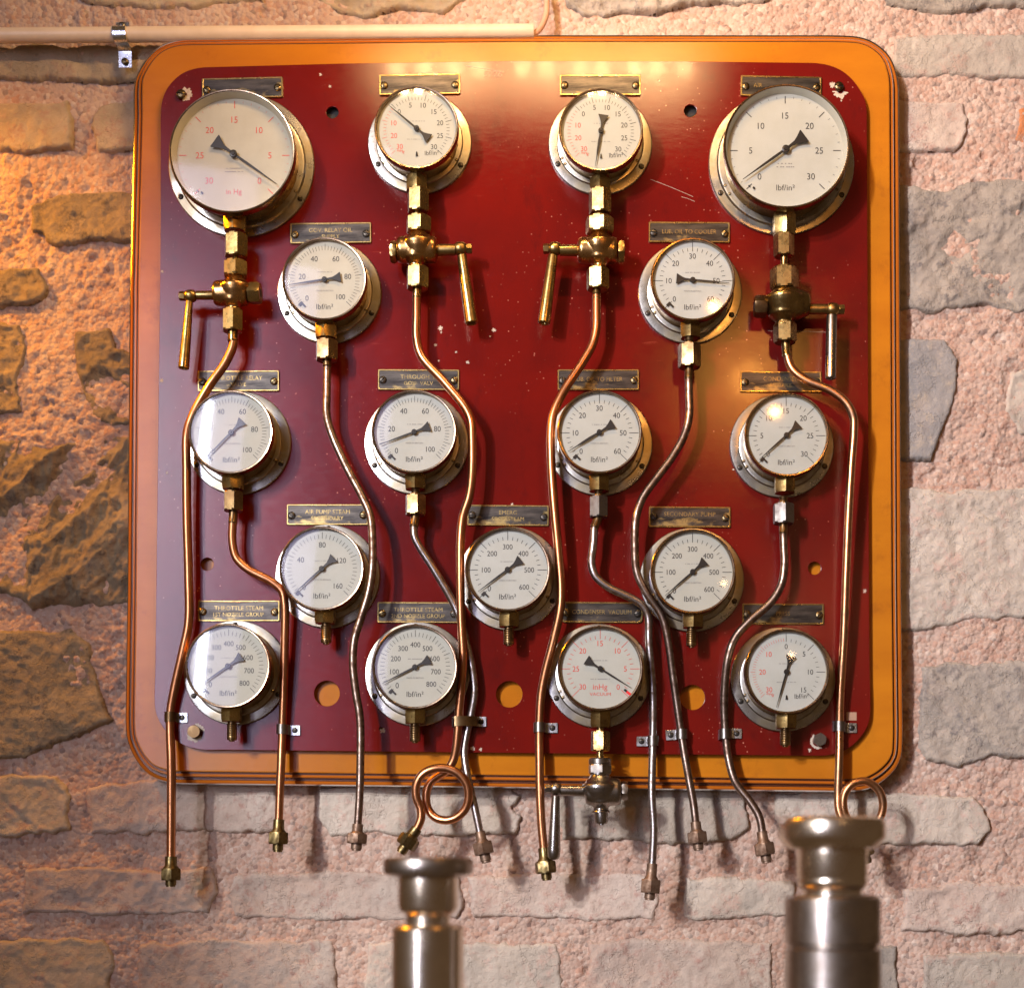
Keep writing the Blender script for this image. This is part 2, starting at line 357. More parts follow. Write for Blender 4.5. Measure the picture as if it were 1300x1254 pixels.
TXT = {}
def text_geo(s, size):
    if s not in TXT:
        c = bpy.data.curves.new('lettering', 'FONT'); c.body = s; c.size = 1; c.align_x = 'CENTER'; c.align_y = 'CENTER'; c.resolution_u = 3
        o = bpy.data.objects.new('lettering_source', c); col.objects.link(o)
        dg = bpy.context.evaluated_depsgraph_get(); me = bpy.data.meshes.new_from_object(o.evaluated_get(dg))
        vs = [v.co.copy() for v in me.vertices]; fs = [tuple(p.vertices) for p in me.polygons]
        if vs:
            cx = (min(v.x for v in vs)+max(v.x for v in vs))/2; cy = (min(v.y for v in vs)+max(v.y for v in vs))/2
            vs = [Vector((v.x-cx, v.y-cy, 0)) for v in vs]
        TXT[s] = (vs, fs); bpy.data.objects.remove(o); bpy.data.curves.remove(c); bpy.data.meshes.remove(me)
    return TXT[s]
def text(mb, s, c, size, mi=0, rot=0, sx=1.0):
    """flat lettering facing -Y, centred on c"""
    vs, fs = text_geo(s, size); ca, sa = math.cos(rot), math.sin(rot); c = Vector(c)
    mb.add([c+Vector(((v.x*sx*ca-v.y*sa)*size, 0, (v.x*sx*sa+v.y*ca)*size)) for v in vs], fs, mi)

# shared screw mesh: slotted round head of unit radius facing -Y
def screw_mesh(name, mats, dome=.45):
    mb = MB(); n = 20; vs = []; fs = []
    hw = .13; dep = .28
    prof = [(1.0, 0), (1.0, .12), (.86, dome*.75), (.55, dome*.95)]
    lathe(mb, (0, 0, 0), (0, -1, 0), [(0, 1), (.14, 1), (.32, .88), (.42, .62), (.46, .3)], n)
    me = None
    # two half caps leave a real slot: carve by lowering a strip
    mb2 = MB(); G = 13; idx = {}
    for i in range(G):
        for j in range(G):
            a = -1+2*i/(G-1); c = -1+2*j/(G-1)
            # map square to disc
            x = a*math.sqrt(1-c*c/2); z = c*math.sqrt(1-a*a/2); 
            idx[i, j] = (x, z)
    return mb
def make_screw(name, m1, m2):
    mb = MB()
    for s in (-1, 1):      # two half domes with a gap between them
        n = 10; rows = [(0, 1.0), (-.16, 1.0), (-.34, .86), (-.45, .55), (-.48, .2)]; vs = []; fs = []
        off = .12
        for y, r in rows:
            for k in range(n+1):
                a = math.pi*k/n; z = max(r*math.sin(a), 0)+0; x = r*math.cos(a)
                z = max(z, off if r > off else off); vs.append((x, y, s*z))
        W = n+1
        for i in range(len(rows)-1):
            for k in range(n): fs.append((i*W+k, i*W+k+1, (i+1)*W+k+1, (i+1)*W+k))
        for i in range(len(rows)-1): fs.append((i*W, (i+1)*W, (i+1)*W+n, i*W+n))
        fs.append(tuple(range((len(rows)-1)*W, len(rows)*W)))
        mb.add(vs, fs, 0)
    lathe(mb, (0, 0, 0), (0, -1, 0), [(0, .97), (.2, .97)], 20, 1)
    return mb.mesh(name, [m1, m2])
SCREW = make_screw('screw_black', 'iron', 'dark'); SCREWB = make_screw('screw_brass', 'screw_brass', 'dark'); SCREWS = make_screw('screw_steel', 'nickel', 'dark')
def screw(parent, p, r, rot=0, kind=None, name='screw'):
    o = link(name, kind or SCREW, parent, p); o.scale = (r, r, r); o.rotation_euler = (0, rot, 0); return o

# ------------------------------------------------------------------ the wall
def vnoise(nx, nz, cell, seed, aniso=1.0, ang=0.0, off=(0, 0)):
    """smooth value noise on a grid; cell in grid steps"""
    r = np.random.default_rng(seed); X, Z = np.meshgrid(np.arange(nx)+off[0], np.arange(nz)+off[1], indexing='ij')
    u = (X*math.cos(ang)+Z*math.sin(ang))/cell; v_ = (-X*math.sin(ang)+Z*math.cos(ang))/(cell*aniso)
    u = u-u.min(); v_ = v_-v_.min()
    T = r.random((int(u.max())+3, int(v_.max())+3)); i = u.astype(int); j = v_.astype(int)
    fu = u-i; fv = v_-j; fu = fu*fu*(3-2*fu); fv = fv*fv*(3-2*fv)
    return (T[i, j]*(1-fu)*(1-fv)+T[i+1, j]*fu*(1-fv)+T[i, j+1]*(1-fu)*fv+T[i+1, j+1]*fu*fv)*2-1
def grid_mesh(name, X, Y, Z, keep=None):
    nx, nz = X.shape; co = np.stack([X, Y, Z], -1).reshape(-1, 3)
    I = np.arange(nx*nz).reshape(nx, nz); q = np.stack([I[:-1, :-1], I[1:, :-1], I[1:, 1:], I[:-1, 1:]], -1).reshape(-1, 4)
    if keep is not None:
        k = keep.reshape(-1); q = q[k[q].all(1)]; used = np.unique(q); remap = -np.ones(nx*nz, int); remap[used] = np.arange(len(used)); q = remap[q]; co = co[used]
    me = bpy.data.meshes.new(name); me.vertices.add(len(co)); me.vertices.foreach_set('co', co.astype(np.float32).ravel())
    me.loops.add(len(q)*4); me.loops.foreach_set('vertex_index', q.astype(np.int32).ravel())
    me.polygons.add(len(q)); me.polygons.foreach_set('loop_start', np.arange(0, len(q)*4, 4, dtype=np.int32))
    me.update(calc_edges=True); me.shade_smooth(); return me
WY = .055            # mean mortar surface
wall = thing('stone_wall', (0, WY, 0), 'rubble stone wall with pink pebbly mortar behind the gauge board', 'wall')
ST = .0024; x0, x1, z0, z1 = -.90, .92, -.86, .80
nx = int((x1-x0)/ST); nz = int((z1-z0)/ST)
H = vnoise(nx, nz, 60, 1)*.003+vnoise(nx, nz, 22, 2)*.0024+(vnoise(nx, nz, 9, 3)*.0018+vnoise(nx, nz, 4, 4)*.0011+vnoise(nx, nz, 2.2, 5)*.0007)*(.9+.8*vnoise(nx, nz, 40, 6))
MASK = np.clip(.75+.9*vnoise(nx, nz, 34, 7), .12, 1.4)
# pebbles and pits of the coarse render
for kpass, (cnt, rmin, rmax, sgn) in enumerate(((26000, 1.0, 2.4, 1), (12000, .8, 1.7, -1), (900, 1.8, 3.2, -1), (1500, 2.0, 3.6, 1))):
    cx = rng.random(cnt)*(nx-12)+6; cz = rng.random(cnt)*(nz-12)+6; rr = rmin+(rmax-rmin)*rng.random(cnt)**2
    for a, c, r_ in zip(cx, cz, rr):
        i0, i1, j0, j1 = int(a-r_), int(a+r_)+2, int(c-r_), int(c+r_)+2
        ii = np.arange(i0, i1)[:, None]-a; jj = np.arange(j0, j1)[None, :]-c
        d = 1-(ii*ii+jj*jj)/(r_*r_); d = MASK[int(a), int(c)]*np.sqrt(np.clip(d, 0, 1))*r_*ST*(.34 if sgn > 0 else -.55)
        H[i0:i1, j0:j1] += d
xs = x0+np.arange(nx)*ST; zs = z0+np.arange(nz)*ST; XX, ZZ = np.meshgrid(xs, zs, indexing='ij')
mo = grid_mesh('mortar', XX, -H, ZZ); mo.materials.append(M['mortar']); link('mortar', mo, wall, (0, WY, 0))

def stone(poly, matn, thick=.010, rough=.0015, ridged=0.0, edge=.0022, seed=0, ang=.8, st=.0021, wav=.0052, label=None):
    P = np.array([[p.x, p.z] for p in (at(a, b_, WY-.008) for a, b_ in poly)])
    ax, az = P.min(0)-.008; bx, bz = P.max(0)+.008; n1 = int((bx-ax)/st)+2; n2 = int((bz-az)/st)+2
    X, Z = np.meshgrid(ax+np.arange(n1)*st, az+np.arange(n2)*st, indexing='ij')
    Xw = X+vnoise(n1, n2, 14, seed+50)*wav*.7+vnoise(n1, n2, 5, seed+51)*wav*.35; Zw = Z+vnoise(n1, n2, 13, seed+52)*wav*.7+vnoise(n1, n2, 5, seed+53)*wav*.35+vnoise(n1, n2, 2.1, seed+54)*.0011; Xw = Xw+vnoise(n1, n2, 2.1, seed+55)*.0011
    d = np.full(X.shape, 9.0); inside = np.zeros(X.shape, bool)
    for k in range(len(P)):
        a = P[k]; c = P[(k+1) % len(P)]; e = c-a; L2 = (e**2).sum()
        t = np.clip(((Xw-a[0])*e[0]+(Zw-a[1])*e[1])/L2, 0, 1); d = np.minimum(d, np.hypot(Xw-a[0]-t*e[0], Zw-a[1]-t*e[1]))
        cr = ((a[1] > Zw) != (c[1] > Zw)) & (Xw < (c[0]-a[0])*(Zw-a[1])/(c[1]-a[1]+1e-12)+a[0]); inside ^= cr
    sd = np.where(inside, d, -d)
    t = np.clip((sd+.003)/(edge+.003), 0, 1); prof = np.sqrt(1-(1-t)**2)
    thick *= .55; rough *= 1.25; h = -.006+(thick+.006)*prof
    t = np.clip((sd+.003)/.012, 0, 1)
    r_ = vnoise(n1, n2, 30, seed+1)*1.2+vnoise(n1, n2, 11, seed+2)*.8+vnoise(n1, n2, 5, seed+3)*.45+vnoise(n1, n2, 2.4, seed+4)*.40-np.clip(vnoise(n1, n2, 7, seed+5, 3.5, ang)-.45, 0, 1)*2.2
    h += r_*rough*t
    if ridged:
        q = 0; am = 1.0; cell = 34
        for o_ in range(4):
            q = q+am*(1-3.2*np.abs(vnoise(n1, n2, cell, seed+20+o_, 2.4, ang+.25*o_))**.8); am *= .58; cell /= 2.0
        h += q*ridged*t
        h += np.round(vnoise(n1, n2, 26, seed+33, 1.8, ang)*2.2)/2.2*ridged*.8*t
    me = grid_mesh('stone', X, -h, Z, sd > -.0045); me.materials.append(M[matn])
    c = Vector((P[:, 0].mean(), 0, P[:, 1].mean()))
    me.transform(Matrix.Translation(-c)); link('stone', me, wall, (c.x, WY, c.z), label=label)
S = [
 ([(-60, 58), (230, 60), (230, 97), (150, 99), (105, 102), (60, 98), (-60, 95)], 'stone_beige', dict(thick=.016, rough=.0014)),
 ([(-60, 128), (84, 131), (91, 150), (88, 187), (40, 190), (-60, 186)], 'stone_beige', dict(thick=.018, rough=.0014)),
 ([(122, 136), (160, 128), (200, 128), (200, 187), (125, 187), (116, 160)], 'stone_beige', dict(thick=.014, rough=.0012)),
 ([(60, 248), (110, 243), (200, 246), (200, 304), (130, 301), (70, 307), (42, 290), (40, 262)], 'stone_rough', dict(thick=.014, rough=.002, ridged=.0018)),
 ([(-60, 340), (45, 343), (58, 362), (54, 374), (20, 384), (-60, 392)], 'stone_rough', dict(thick=.012, rough=.002, ridged=.002)),
 ([(-60, 405), (20, 412), (32, 440), (20, 480), (24, 520), (-60, 528)], 'stone_rough', dict(thick=.014, rough=.002, ridged=.003)),
 ([(98, 420), (135, 418), (142, 440), (200, 455), (200, 530), (140, 538), (112, 520), (94, 470)], 'stone_rough', dict(thick=.012, rough=.0025, ridged=.0045)),
 ([(-60, 560), (20, 556), (60, 572), (130, 552), (200, 560), (200, 766), (120, 768), (40, 767), (10, 752), (-60, 745)], 'stone_rough', dict(thick=.017, rough=.003, ridged=.0062, ang=2.3, edge=.010)),
 ([(-60, 800), (90, 800), (112, 815), (118, 860), (136, 912), (112, 928), (72, 938), (30, 960), (-60, 966)], 'stone_rough', dict(thick=.016, rough=.0018, ridged=.0014)),
 ([(-60, 985), (70, 988), (88, 1005), (84, 1052), (30, 1058), (-60, 1058)], 'stone_beige', dict(thick=.014, rough=.0016)),
 ([(112, 1000), (180, 992), (345, 990), (352, 1020), (350, 1052), (210, 1054), (118, 1056), (110, 1030)], 'stone_pink', dict(thick=.011)),
 ([(30, 1108), (60, 1103), (200, 1106), (266, 1104), (272, 1130), (262, 1158), (120, 1160), (28, 1157)], 'stone_pink', dict(thick=.012, rough=.0018)),
 ([(296, 1112), (420, 1108), (578, 1110), (584, 1140), (578, 1164), (380, 1166), (300, 1162), (288, 1135)], 'stone_pink', dict(thick=.012, rough=.0014)),
 ([(596, 1112), (700, 1110), (828, 1113), (834, 1140), (828, 1163), (690, 1165), (600, 1162)], 'stone_pink', dict(thick=.012, rough=.0014)),
 ([(870, 1118), (930, 1115), (1008, 1120), (1012, 1160), (940, 1166), (872, 1164)], 'stone_pale', dict(thick=.012, rough=.0014)),
 ([(1152, 1128), (1220, 1123), (1360, 1124), (1360, 1180), (1230, 1184), (1150, 1178)], 'stone_pink', dict(thick=.011)),
 ([(408, 1004), (430, 996), (640, 996), (662, 1008), (648, 1024), (660, 1040), (652, 1056), (560, 1060), (480, 1056), (418, 1058), (404, 1035)], 'stone_pale', dict(thick=.013)),
 ([(712, 1002), (900, 1000), (945, 1005), (950, 1050), (930, 1066), (820, 1066), (716, 1064), (708, 1030)], 'stone_pale', dict(thick=.013)),
 ([(988, 1008), (1060, 1004), (1140, 1006), (1190, 1012), (1238, 1016), (1252, 1030), (1256, 1052), (1242, 1070), (1200, 1072), (1130, 1068), (1000, 1068), (984, 1040)], 'stone_pale', dict(thick=.014)),
 ([(1136, 48), (1160, 44), (1360, 44), (1360, 95), (1260, 97), (1190, 94), (1138, 93)], 'stone_pale', dict(thick=.013)),
 ([(1110, 127), (1190, 128), (1224, 130), (1228, 168), (1218, 184), (1192, 190), (1150, 186), (1110, 188)], 'stone_pink', dict(thick=.012, rough=.0012)),
 ([(1294, 138), (1310, 133), (1360, 134), (1360, 188), (1310, 186), (1290, 175), (1296, 158)], 'stone_orange', dict(thick=.008, rough=.002)),
 ([(1110, 236), (1150, 234), (1200, 240), (1260, 228), (1360, 236), (1360, 385), (1285, 394), (1250, 380), (1220, 390), (1150, 392), (1110, 385)], 'stone_grey', dict(thick=.014, rough=.0022, ridged=.0020, ang=2.0)),
 ([(1110, 432), (1200, 430), (1216, 455), (1214, 485), (1206, 520), (1190, 555), (1182, 580), (1110, 580)], 'stone_slate', dict(thick=.014, rough=.0010, wav=.0018)),
 ([(1286, 472), (1310, 466), (1360, 468), (1360, 550), (1300, 548), (1280, 520)], 'stone_pale', dict(thick=.010, rough=.002)),
 ([(1110, 628), (1150, 622), (1250, 624), (1360, 618), (1360, 780), (1240, 784), (1180, 795), (1110, 796)], 'stone_pale', dict(thick=.013, rough=.0022, ridged=.0008)),
 ([(1174, 846), (1210, 842), (1360, 840), (1360, 962), (1260, 958), (1215, 968), (1178, 964), (1168, 930)], 'stone_grey', dict(thick=.014, rough=.0018, ridged=.0007)),
 ([(716, -60), (1010, -60), (1000, -8), (930, 2), (880, -2), (832, 16), (800, 12), (770, 19), (738, 16), (722, 4)], 'stone_grey', dict(thick=.020, rough=.003, ridged=.003)),
 ([(1108, -60), (1360, -60), (1360, 8), (1250, 6), (1190, 14), (1130, 2)], 'stone_grey', dict(thick=.016, rough=.002, ridged=.0015)),
 ([(400, -60), (610, -60), (600, -10), (560, 10), (500, 8), (470, 20), (430, 12), (396, -8)], 'stone_beige', dict(thick=.014, rough=.003, ridged=.003)),
 ([(100, -60), (340, -60), (330, -4), (240, 4), (160, 6), (104, -6)], 'stone_beige', dict(thick=.014, rough=.002, ridged=.002)),
 ([(-60, 1196), (130, 1192), (142, 1215), (136, 1300), (-60, 1300)], 'stone_beige', dict(thick=.013)),
 ([(178, 1200), (240, 1194), (420, 1196), (430, 1300), (170, 1300)], 'stone_pink', dict(thick=.012)),
 ([(468, 1198), (600, 1196), (706, 1200), (712, 1300), (462, 1300)], 'stone_pale', dict(thick=.012)),
 ([(748, 1198), (850, 1192), (976, 1198), (980, 1300), (744, 1300)], 'stone_pink', dict(thick=.012)),
 ([(1016, 1206), (1100, 1198), (1136, 1204), (1140, 1300), (1010, 1300)], 'stone_grey', dict(thick=.012)),
 ([(1176, 1216), (1260, 1212), (1360, 1216), (1360, 1300), (1170, 1300)], 'stone_pale', dict(thick=.012)),
]
for i, (p, mn, kw) in enumerate(S): stone(p, mn, seed=100+i*7, **kw)

# ------------------------------------------------------------------ gauge board and red panel
def smooth_poly(P, Y, step=.004):
    W = [at(a, c, Y) for a, c in P]; n = len(W); out = []
    for i in range(n):
        p0, p1, p2, p3 = W[i-1], W[i], W[(i+1) % n], W[(i+2) % n]; L = (p2-p1).length; k = max(1, min(12, int(L/step)))
        if L > .12: k = 1
        for j in range(k):
            t = j/k
            if L > .12: out.append(p1); continue
            # centripetal-ish tangent limited by segment length
            ta = (p2-p0); tb = (p3-p1)
            if ta.length > 1e-9: ta = ta.normalized()*L
            if tb.length > 1e-9: tb = tb.normalized()*L
            if (p1-p0).length > .12: ta = (p1-p0).normalized()*L
            if (p3-p2).length > .12: tb = (p3-p2).normalized()*L
            out.append(p1*(2*t**3-3*t*t+1)+ta*(t**3-2*t*t+t)+p2*(-2*t**3+3*t*t)+tb*(t**3-t*t))
    return out
def offset(poly, d):
    n = len(poly); out = []
    for i in range(n):
        a, b_, c = poly[i-1], poly[i], poly[(i+1) % n]; t = ((b_-a).normalized()+(c-b_).normalized()).normalized()
        nrm = Vector((-t.z, 0, t.x)); out.append(b_+nrm*d)       # outline given clockwise seen from -Y
    return out
BY = .0095
board = thing('gauge_board', at(650, 520, BY), 'orange varnished wooden board with rounded corners and stepped moulded edge on the stone wall', 'board')
FACE = [(181, 150), (181.5, 101), (187, 88), (197, 73.5), (208, 64.5), (222.5, 59), (240, 57), (650, 53), (1050, 53), (1083.5, 54), (1095, 56), (1106, 61), (1117, 70), (1122.6, 79), (1127, 93.6), (1128.7, 110),
        (1130, 400), (1131.5, 750), (1133, 890), (1132.5, 951), (1128, 963.7), (1119, 973.7), (1108, 981.5), (1095, 986.6), (1060, 988), (650, 983), (300, 979), (225, 978), (210, 976), (194.7, 970), (183.5, 958), (175.7, 943.6), (171.5, 929), (171, 890), (173, 750), (176, 360)]
face = smooth_poly(FACE, BY)
mb = MB(); n = len(face)
inner = offset(face, -.0008)
mb.add(inner, [tuple(range(n))])
b0 = MB(); 
link('board_face', mb.mesh('board_face', 'orange', False), board, board.location)
for o in (board.children[-1],): o.data.transform(Matrix.Translation(-ORG[board]))
def rings(prof, mats_i, mats, name):
    mb = MB(); loops = []
    for d, dep in prof: loops.append([v + Vector((0, dep, 0)) for v in offset(face, d)])
    vs = [v for L in loops for v in L]; fs = []; mi = []
    k = len(mb.v); mb.v = [tuple(v-ORG[board]) for v in vs]
    for i in range(len(prof)-1):
        for j in range(n):
            j2 = (j+1) % n; mb.f.append((i*n+j, (i+1)*n+j, (i+1)*n+j2, i*n+j2)); mb.m.append(mats_i[i])
    return link(name, mb.mesh(name, mats, True, 30), board, board.location)
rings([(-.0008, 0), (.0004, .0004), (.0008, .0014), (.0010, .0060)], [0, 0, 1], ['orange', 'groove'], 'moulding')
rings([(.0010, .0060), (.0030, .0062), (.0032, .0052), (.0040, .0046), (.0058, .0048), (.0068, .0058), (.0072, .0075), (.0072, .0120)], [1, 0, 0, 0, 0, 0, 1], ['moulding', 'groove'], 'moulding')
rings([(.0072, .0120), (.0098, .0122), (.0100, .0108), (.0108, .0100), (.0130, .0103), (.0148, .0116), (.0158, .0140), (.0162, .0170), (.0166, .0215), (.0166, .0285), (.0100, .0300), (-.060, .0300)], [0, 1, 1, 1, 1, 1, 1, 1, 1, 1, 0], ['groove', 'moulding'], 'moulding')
for hx, hy in ((422, 143), (876.5, 141)):
    c = at(hx, hy, BY-.0006); mb = MB(); mb.add([Vector((math.cos(2*math.pi*k/32)*.0102, 0, math.sin(2*math.pi*k/32)*.0102)) for k in range(32)], [tuple(range(32))])
    link('bore', mb.mesh('bore', 'dark', False), board, c+Vector((-.0015, 0, .002)))  # flat dark disc painting the shade of a hole not cut in the board

PANEL = [(204, 180), (204, 150), (205.5, 130), (212, 113), (225, 98), (240, 89.5), (262, 85.5), (430, 81), (650, 77.5), (860, 78), (1030, 80), (1050, 82.5), (1067, 89), (1080, 99), (1090, 111.5), (1098, 127), (1100.5, 145), (1101.5, 360), (1104, 850), (1105, 890),
         (1104, 912), (1099, 926), (1090, 938), (1080, 947.5), (1062, 956), (1040, 959), (650, 955.5), (280, 951.5), (259, 951.5), (239, 947.5), (224, 940), (210, 927), (202.5, 915.7), (197.5, 903), (196, 885), (197, 850), (203, 360)]
panel = thing('instrument_panel', at(650, 520, 0), 'chipped red enamelled metal panel screwed to the orange board, pierced by round holes', 'panel')
po = smooth_poly(PANEL, 0)
HOLES = [(422, 143, 8), (876.5, 141, 8.3), (263, 716, 8.3), (415, 880, 16.3), (646.5, 881, 16.8), (879, 885, 16), (1034, 721, 8.3), (483.5, 925, 2.4)]
# triangulate outline with holes through a 2-D filled curve
cu = bpy.data.curves.new('panel_outline', 'CURVE'); cu.dimensions = '2D'; cu.fill_mode = 'BOTH'; cu.extrude = .0015; cu.bevel_depth = .0004; cu.bevel_resolution = 1
def spl(pts):
    s = cu.splines.new('POLY'); s.points.add(len(pts)-1); s.use_cyclic_u = True
    for q, p in zip(s.points, pts): q.co = (p.x, p.z, 0, 1)
spl(offset(po, -.0004))
for hx, hy, hr in HOLES:
    c = at(hx, hy, 0); rr = (hr+.4)*.001; spl([c+Vector((math.cos(a), 0, math.sin(a)))*rr for a in [2*math.pi*k/40 for k in range(40)]])
to = bpy.data.objects.new('panel_source', cu); col.objects.link(to)
me = bpy.data.meshes.new_from_object(to.evaluated_get(bpy.context.evaluated_depsgraph_get())); bpy.data.objects.remove(to)
me.transform(Matrix.Rotation(R(90), 4, 'X')); me.transform(Matrix.Translation(Vector((0, .0019, 0))-ORG[panel])); me.materials.clear(); me.materials.append(M['red'])
me.shade_smooth(); me.set_sharp_from_angle(angle=R(30))
link('panel_sheet', me, panel, panel.location)
print('panel z', min(v.co.y for v in me.vertices)+ORG[panel].y, max(v.co.y for v in me.vertices)+ORG[panel].y)
def blob(name, parent, px, py, r, matn, ir=0, y=-.0002, seed=0, a0=0, a1=360, jag=.18):
    """thin ragged patch of bare metal where the paint has gone"""
    rn = random.Random(seed); mb = MB(); c = at(px, py, 0); k = 26; out = []; inn = []
    for i in range(k+1):
        a = R(a0+(a1-a0)*i/k); q = r*(1+jag*(rn.random()-.5)*2); out.append(c+Vector((math.cos(a)*q*.001, y, math.sin(a)*q*.001)))
        inn.append(c+Vector((math.cos(a)*ir*.001, y, math.sin(a)*ir*.001)))
    vs = out+inn; fs = [(i, i+1, k+1+i+1, k+1+i) for i in range(k)]
    vs2 = [v-ORG[parent] for v in vs]; mb.add(vs2, fs); return link(name, mb.mesh(name, matn, False), parent, parent.location)
blob('bare_patch', panel, 235.5, 120, 8.5, 'chip', 2, seed=1, a0=-120, a1=140)
blob('bare_patch', panel, 1067, 116, 9, 'chip', 3.5, seed=2, a0=180, a1=352, jag=.22)
blob('bare_patch', panel, 1057, 108, 3.6, 'chip', .1, seed=3, jag=.4)
blob('bare_patch', panel, 247, 931, 10.5, 'chip', 6, seed=4, a0=-180, a1=-20, jag=.12)
blob('bare_patch', panel, 249, 928, 10, 'chip', 6, seed=5, a0=0, a1=100, jag=.12)
blob('bare_patch', panel, 1038.5, 940.5, 10, 'chip', 7, seed=6, a0=120, a1=300, jag=.08)
rn = random.Random(5)
for i, (px, py, r_) in enumerate([(559, 417, 2.6), (560, 422, 1.2), (627, 419, 2.2), (622, 427, 1), (553, 438, 1.6), (579, 447, 1.2), (594, 460, 1.8), (530+27, 458, 1), (1068, 128, 1.2), (837, 103, 1), (407, 95, 1.6), (419, 110, 1.8),
                               (1028, 960-8, 2), (600, 950, 2.4), (610, 951, 1.8), (404, 404, 1.5), (430, 420, 1), (650, 640, 1.3), (931, 596, 1.2), (1101-3, 750, 2.5), (205, 483, 2.2), (206, 345, 1.6), (212, 600, 1.4), (486, 927, 3)]):
    blob('paint_chip', panel, px, py, r_, 'chip', .05, seed=20+i, jag=.5)
screw(panel, at(230, 120, -.003), .0062, .15, SCREWB); screw(panel, at(1065, 110, -.003), .0060, .1, SCREWB)
for px, py, mt in ((248, 929, 'brass_dark'), (1040, 939, 'nickel')):
    mb = MB(); c = at(px, py, 0); hexnut(mb, (0, 0, 0), (0, -.009, 0), .0088, .4, ch=.18)
    link('bolt', mb.mesh('bolt', mt, True, 25), panel, c)
mb = MB(); text(mb, '5226', (0, 0, 0), .0105, 0, R(-1), 1.15)
link('stamped_number', mb.mesh('stamped_number', 'tape', False), panel, at(626, 94, -.0004))
for i, (a, c, d_, e) in enumerate([(826, 228, 880, 250), (560+30, 84, 640, 92), (975, 420, 1050, 422), (865, 250, 882, 256)]):
    mb = MB(); tube(mb, [at(a, c, 0)-ORG[panel], at((a+d_)/2, (c+e)/2-.6, 0)-ORG[panel], at(d_, e, 0)-ORG[panel]], .00028, 5)
    link('scratch', mb.mesh('scratch', 'chip'), panel, panel.location)
mb = MB(); box(mb, (0, 0, 0), .013, .0003, .0105); link('label_tape', mb.mesh('label_tape', 'tape', False), panel, at(1081, 909, -.0006))

# ------------------------------------------------------------------ nameplates
PLATES = [
 (308, 112.5, 1.4, ('', ''), 'tarnished plain nameplate with slotted screws behind the big red-scaled vacuum gauge'),
 (533, 108, 1.0, ('', ''), 'bright worn nameplate above the compound gauge whose needle points up and left'),
 (762, 109, 0, ('', ''), 'bright worn nameplate above the compound gauge whose needle hangs nearly straight down'),
 (991.5, 110.5, -1.2, ('AIR', ''), 'nameplate starting with AIR behind the big 0 to 30 gauge'),
 (420, 296.5, .7, ('GOV. RELAY OIL', 'SUPPLY'), 'nameplate lettered GOV. RELAY OIL above a 0 to 100 gauge'),
 (875, 295.5, -.4, ('LUB. OIL TO COOLER', ''), 'nameplate lettered LUB. OIL TO COOLER above a 0 to 60 gauge'),
 (303, 484, .3, ('THROTTLE RELAY', 'VALVE'), 'bluish nameplate lettered RELAY VALVE crossed by a copper pipe'),
 (531.5, 482.5, -.3, ('THROUGH  R', 'GOV   VALV'), 'dark nameplate crossed diagonally at its right end by a bright copper pipe'),
 (759.5, 482.5, 0, ('LUB. OIL TO FILTER', ''), 'nameplate lettered OIL TO FILTER above a 0 to 60 gauge'),
 (991, 485, -.2, ('CONDENSER', 'PRIMARY'), 'dull golden nameplate in the orange glow, crossed by a bent copper pipe and its shadow'),
 (416, 653.5, 0, ('AIR PUMP STEAM', 'SECONDARY'), 'dark nameplate lettered AIR PUMP STEAM SECONDARY'),
 (645, 654.5, -.5, ('EMERG', 'STOP  STEAM'), 'black and gold blotched nameplate between two vertical copper pipes'),
 (875.5, 656.5, -.4, ('SECONDARY PUMP', 'STEAM'), 'golden brown worn nameplate right of the looping steel pipe'),
 (303.5, 775.5, .1, ('THROTTLE STEAM', '1ST NOZZLE GROUP'), 'blue-grey nameplate lettered THROTTLE STEAM above the lower left gauge'),
 (531, 777.5, -.2, ('THROTTLE STEAM', '2ND NOZZLE GROUP'), 'dark nameplate lettered 2ND NOZZLE GROUP'),
 (764, 777.5, -.4, ('CONDENSER  VACUUM', ''), 'dark round-cornered nameplate lettered CONDENSER VACUUM'),
 (994, 779.5, -.2, ('            PRESS', ''), 'gold-brown nameplate crossed at its left end by a brown steel pipe'),
]
PW, PH, PT = .1040, .0265, .0016
def plate_mesh(round_=.0012):
    mb = MB(); X, Z = PW/2, PH/2
    def ring(dx, y, r):
        out = []
        for cx, cz, a0 in ((X-dx-r, Z-dx-r, 0), (-X+dx+r, Z-dx-r, 90), (-X+dx+r, -Z+dx+r, 180), (X-dx-r, -Z+dx+r, 270)):
            for k in range(4): a = R(a0+30*k); out.append((cx+r*math.cos(a), y, cz+r*math.sin(a)))
        return out
    rs = [ring(0, 0, round_), ring(0, -PT, round_), ring(.0004, -PT-.0004, round_), ring(.0015, -PT-.0004, round_), ring(.0020, -PT, round_)]; n_ = 16
    vs = [v for r in rs for v in r]; fs = []; 
    for i in range(4):
        for k in range(n_): fs.append((i*n_+k, i*n_+(k+1) % n_, (i+1)*n_+(k+1) % n_, (i+1)*n_+k))
    mb.add(vs, fs, 0); mb.add(rs[4], [tuple(range(n_))], 1); return mb.mesh('plate', ['plate_rim', 'plate'], True, 25)
PM = plate_mesh(); PMR = plate_mesh(.005)
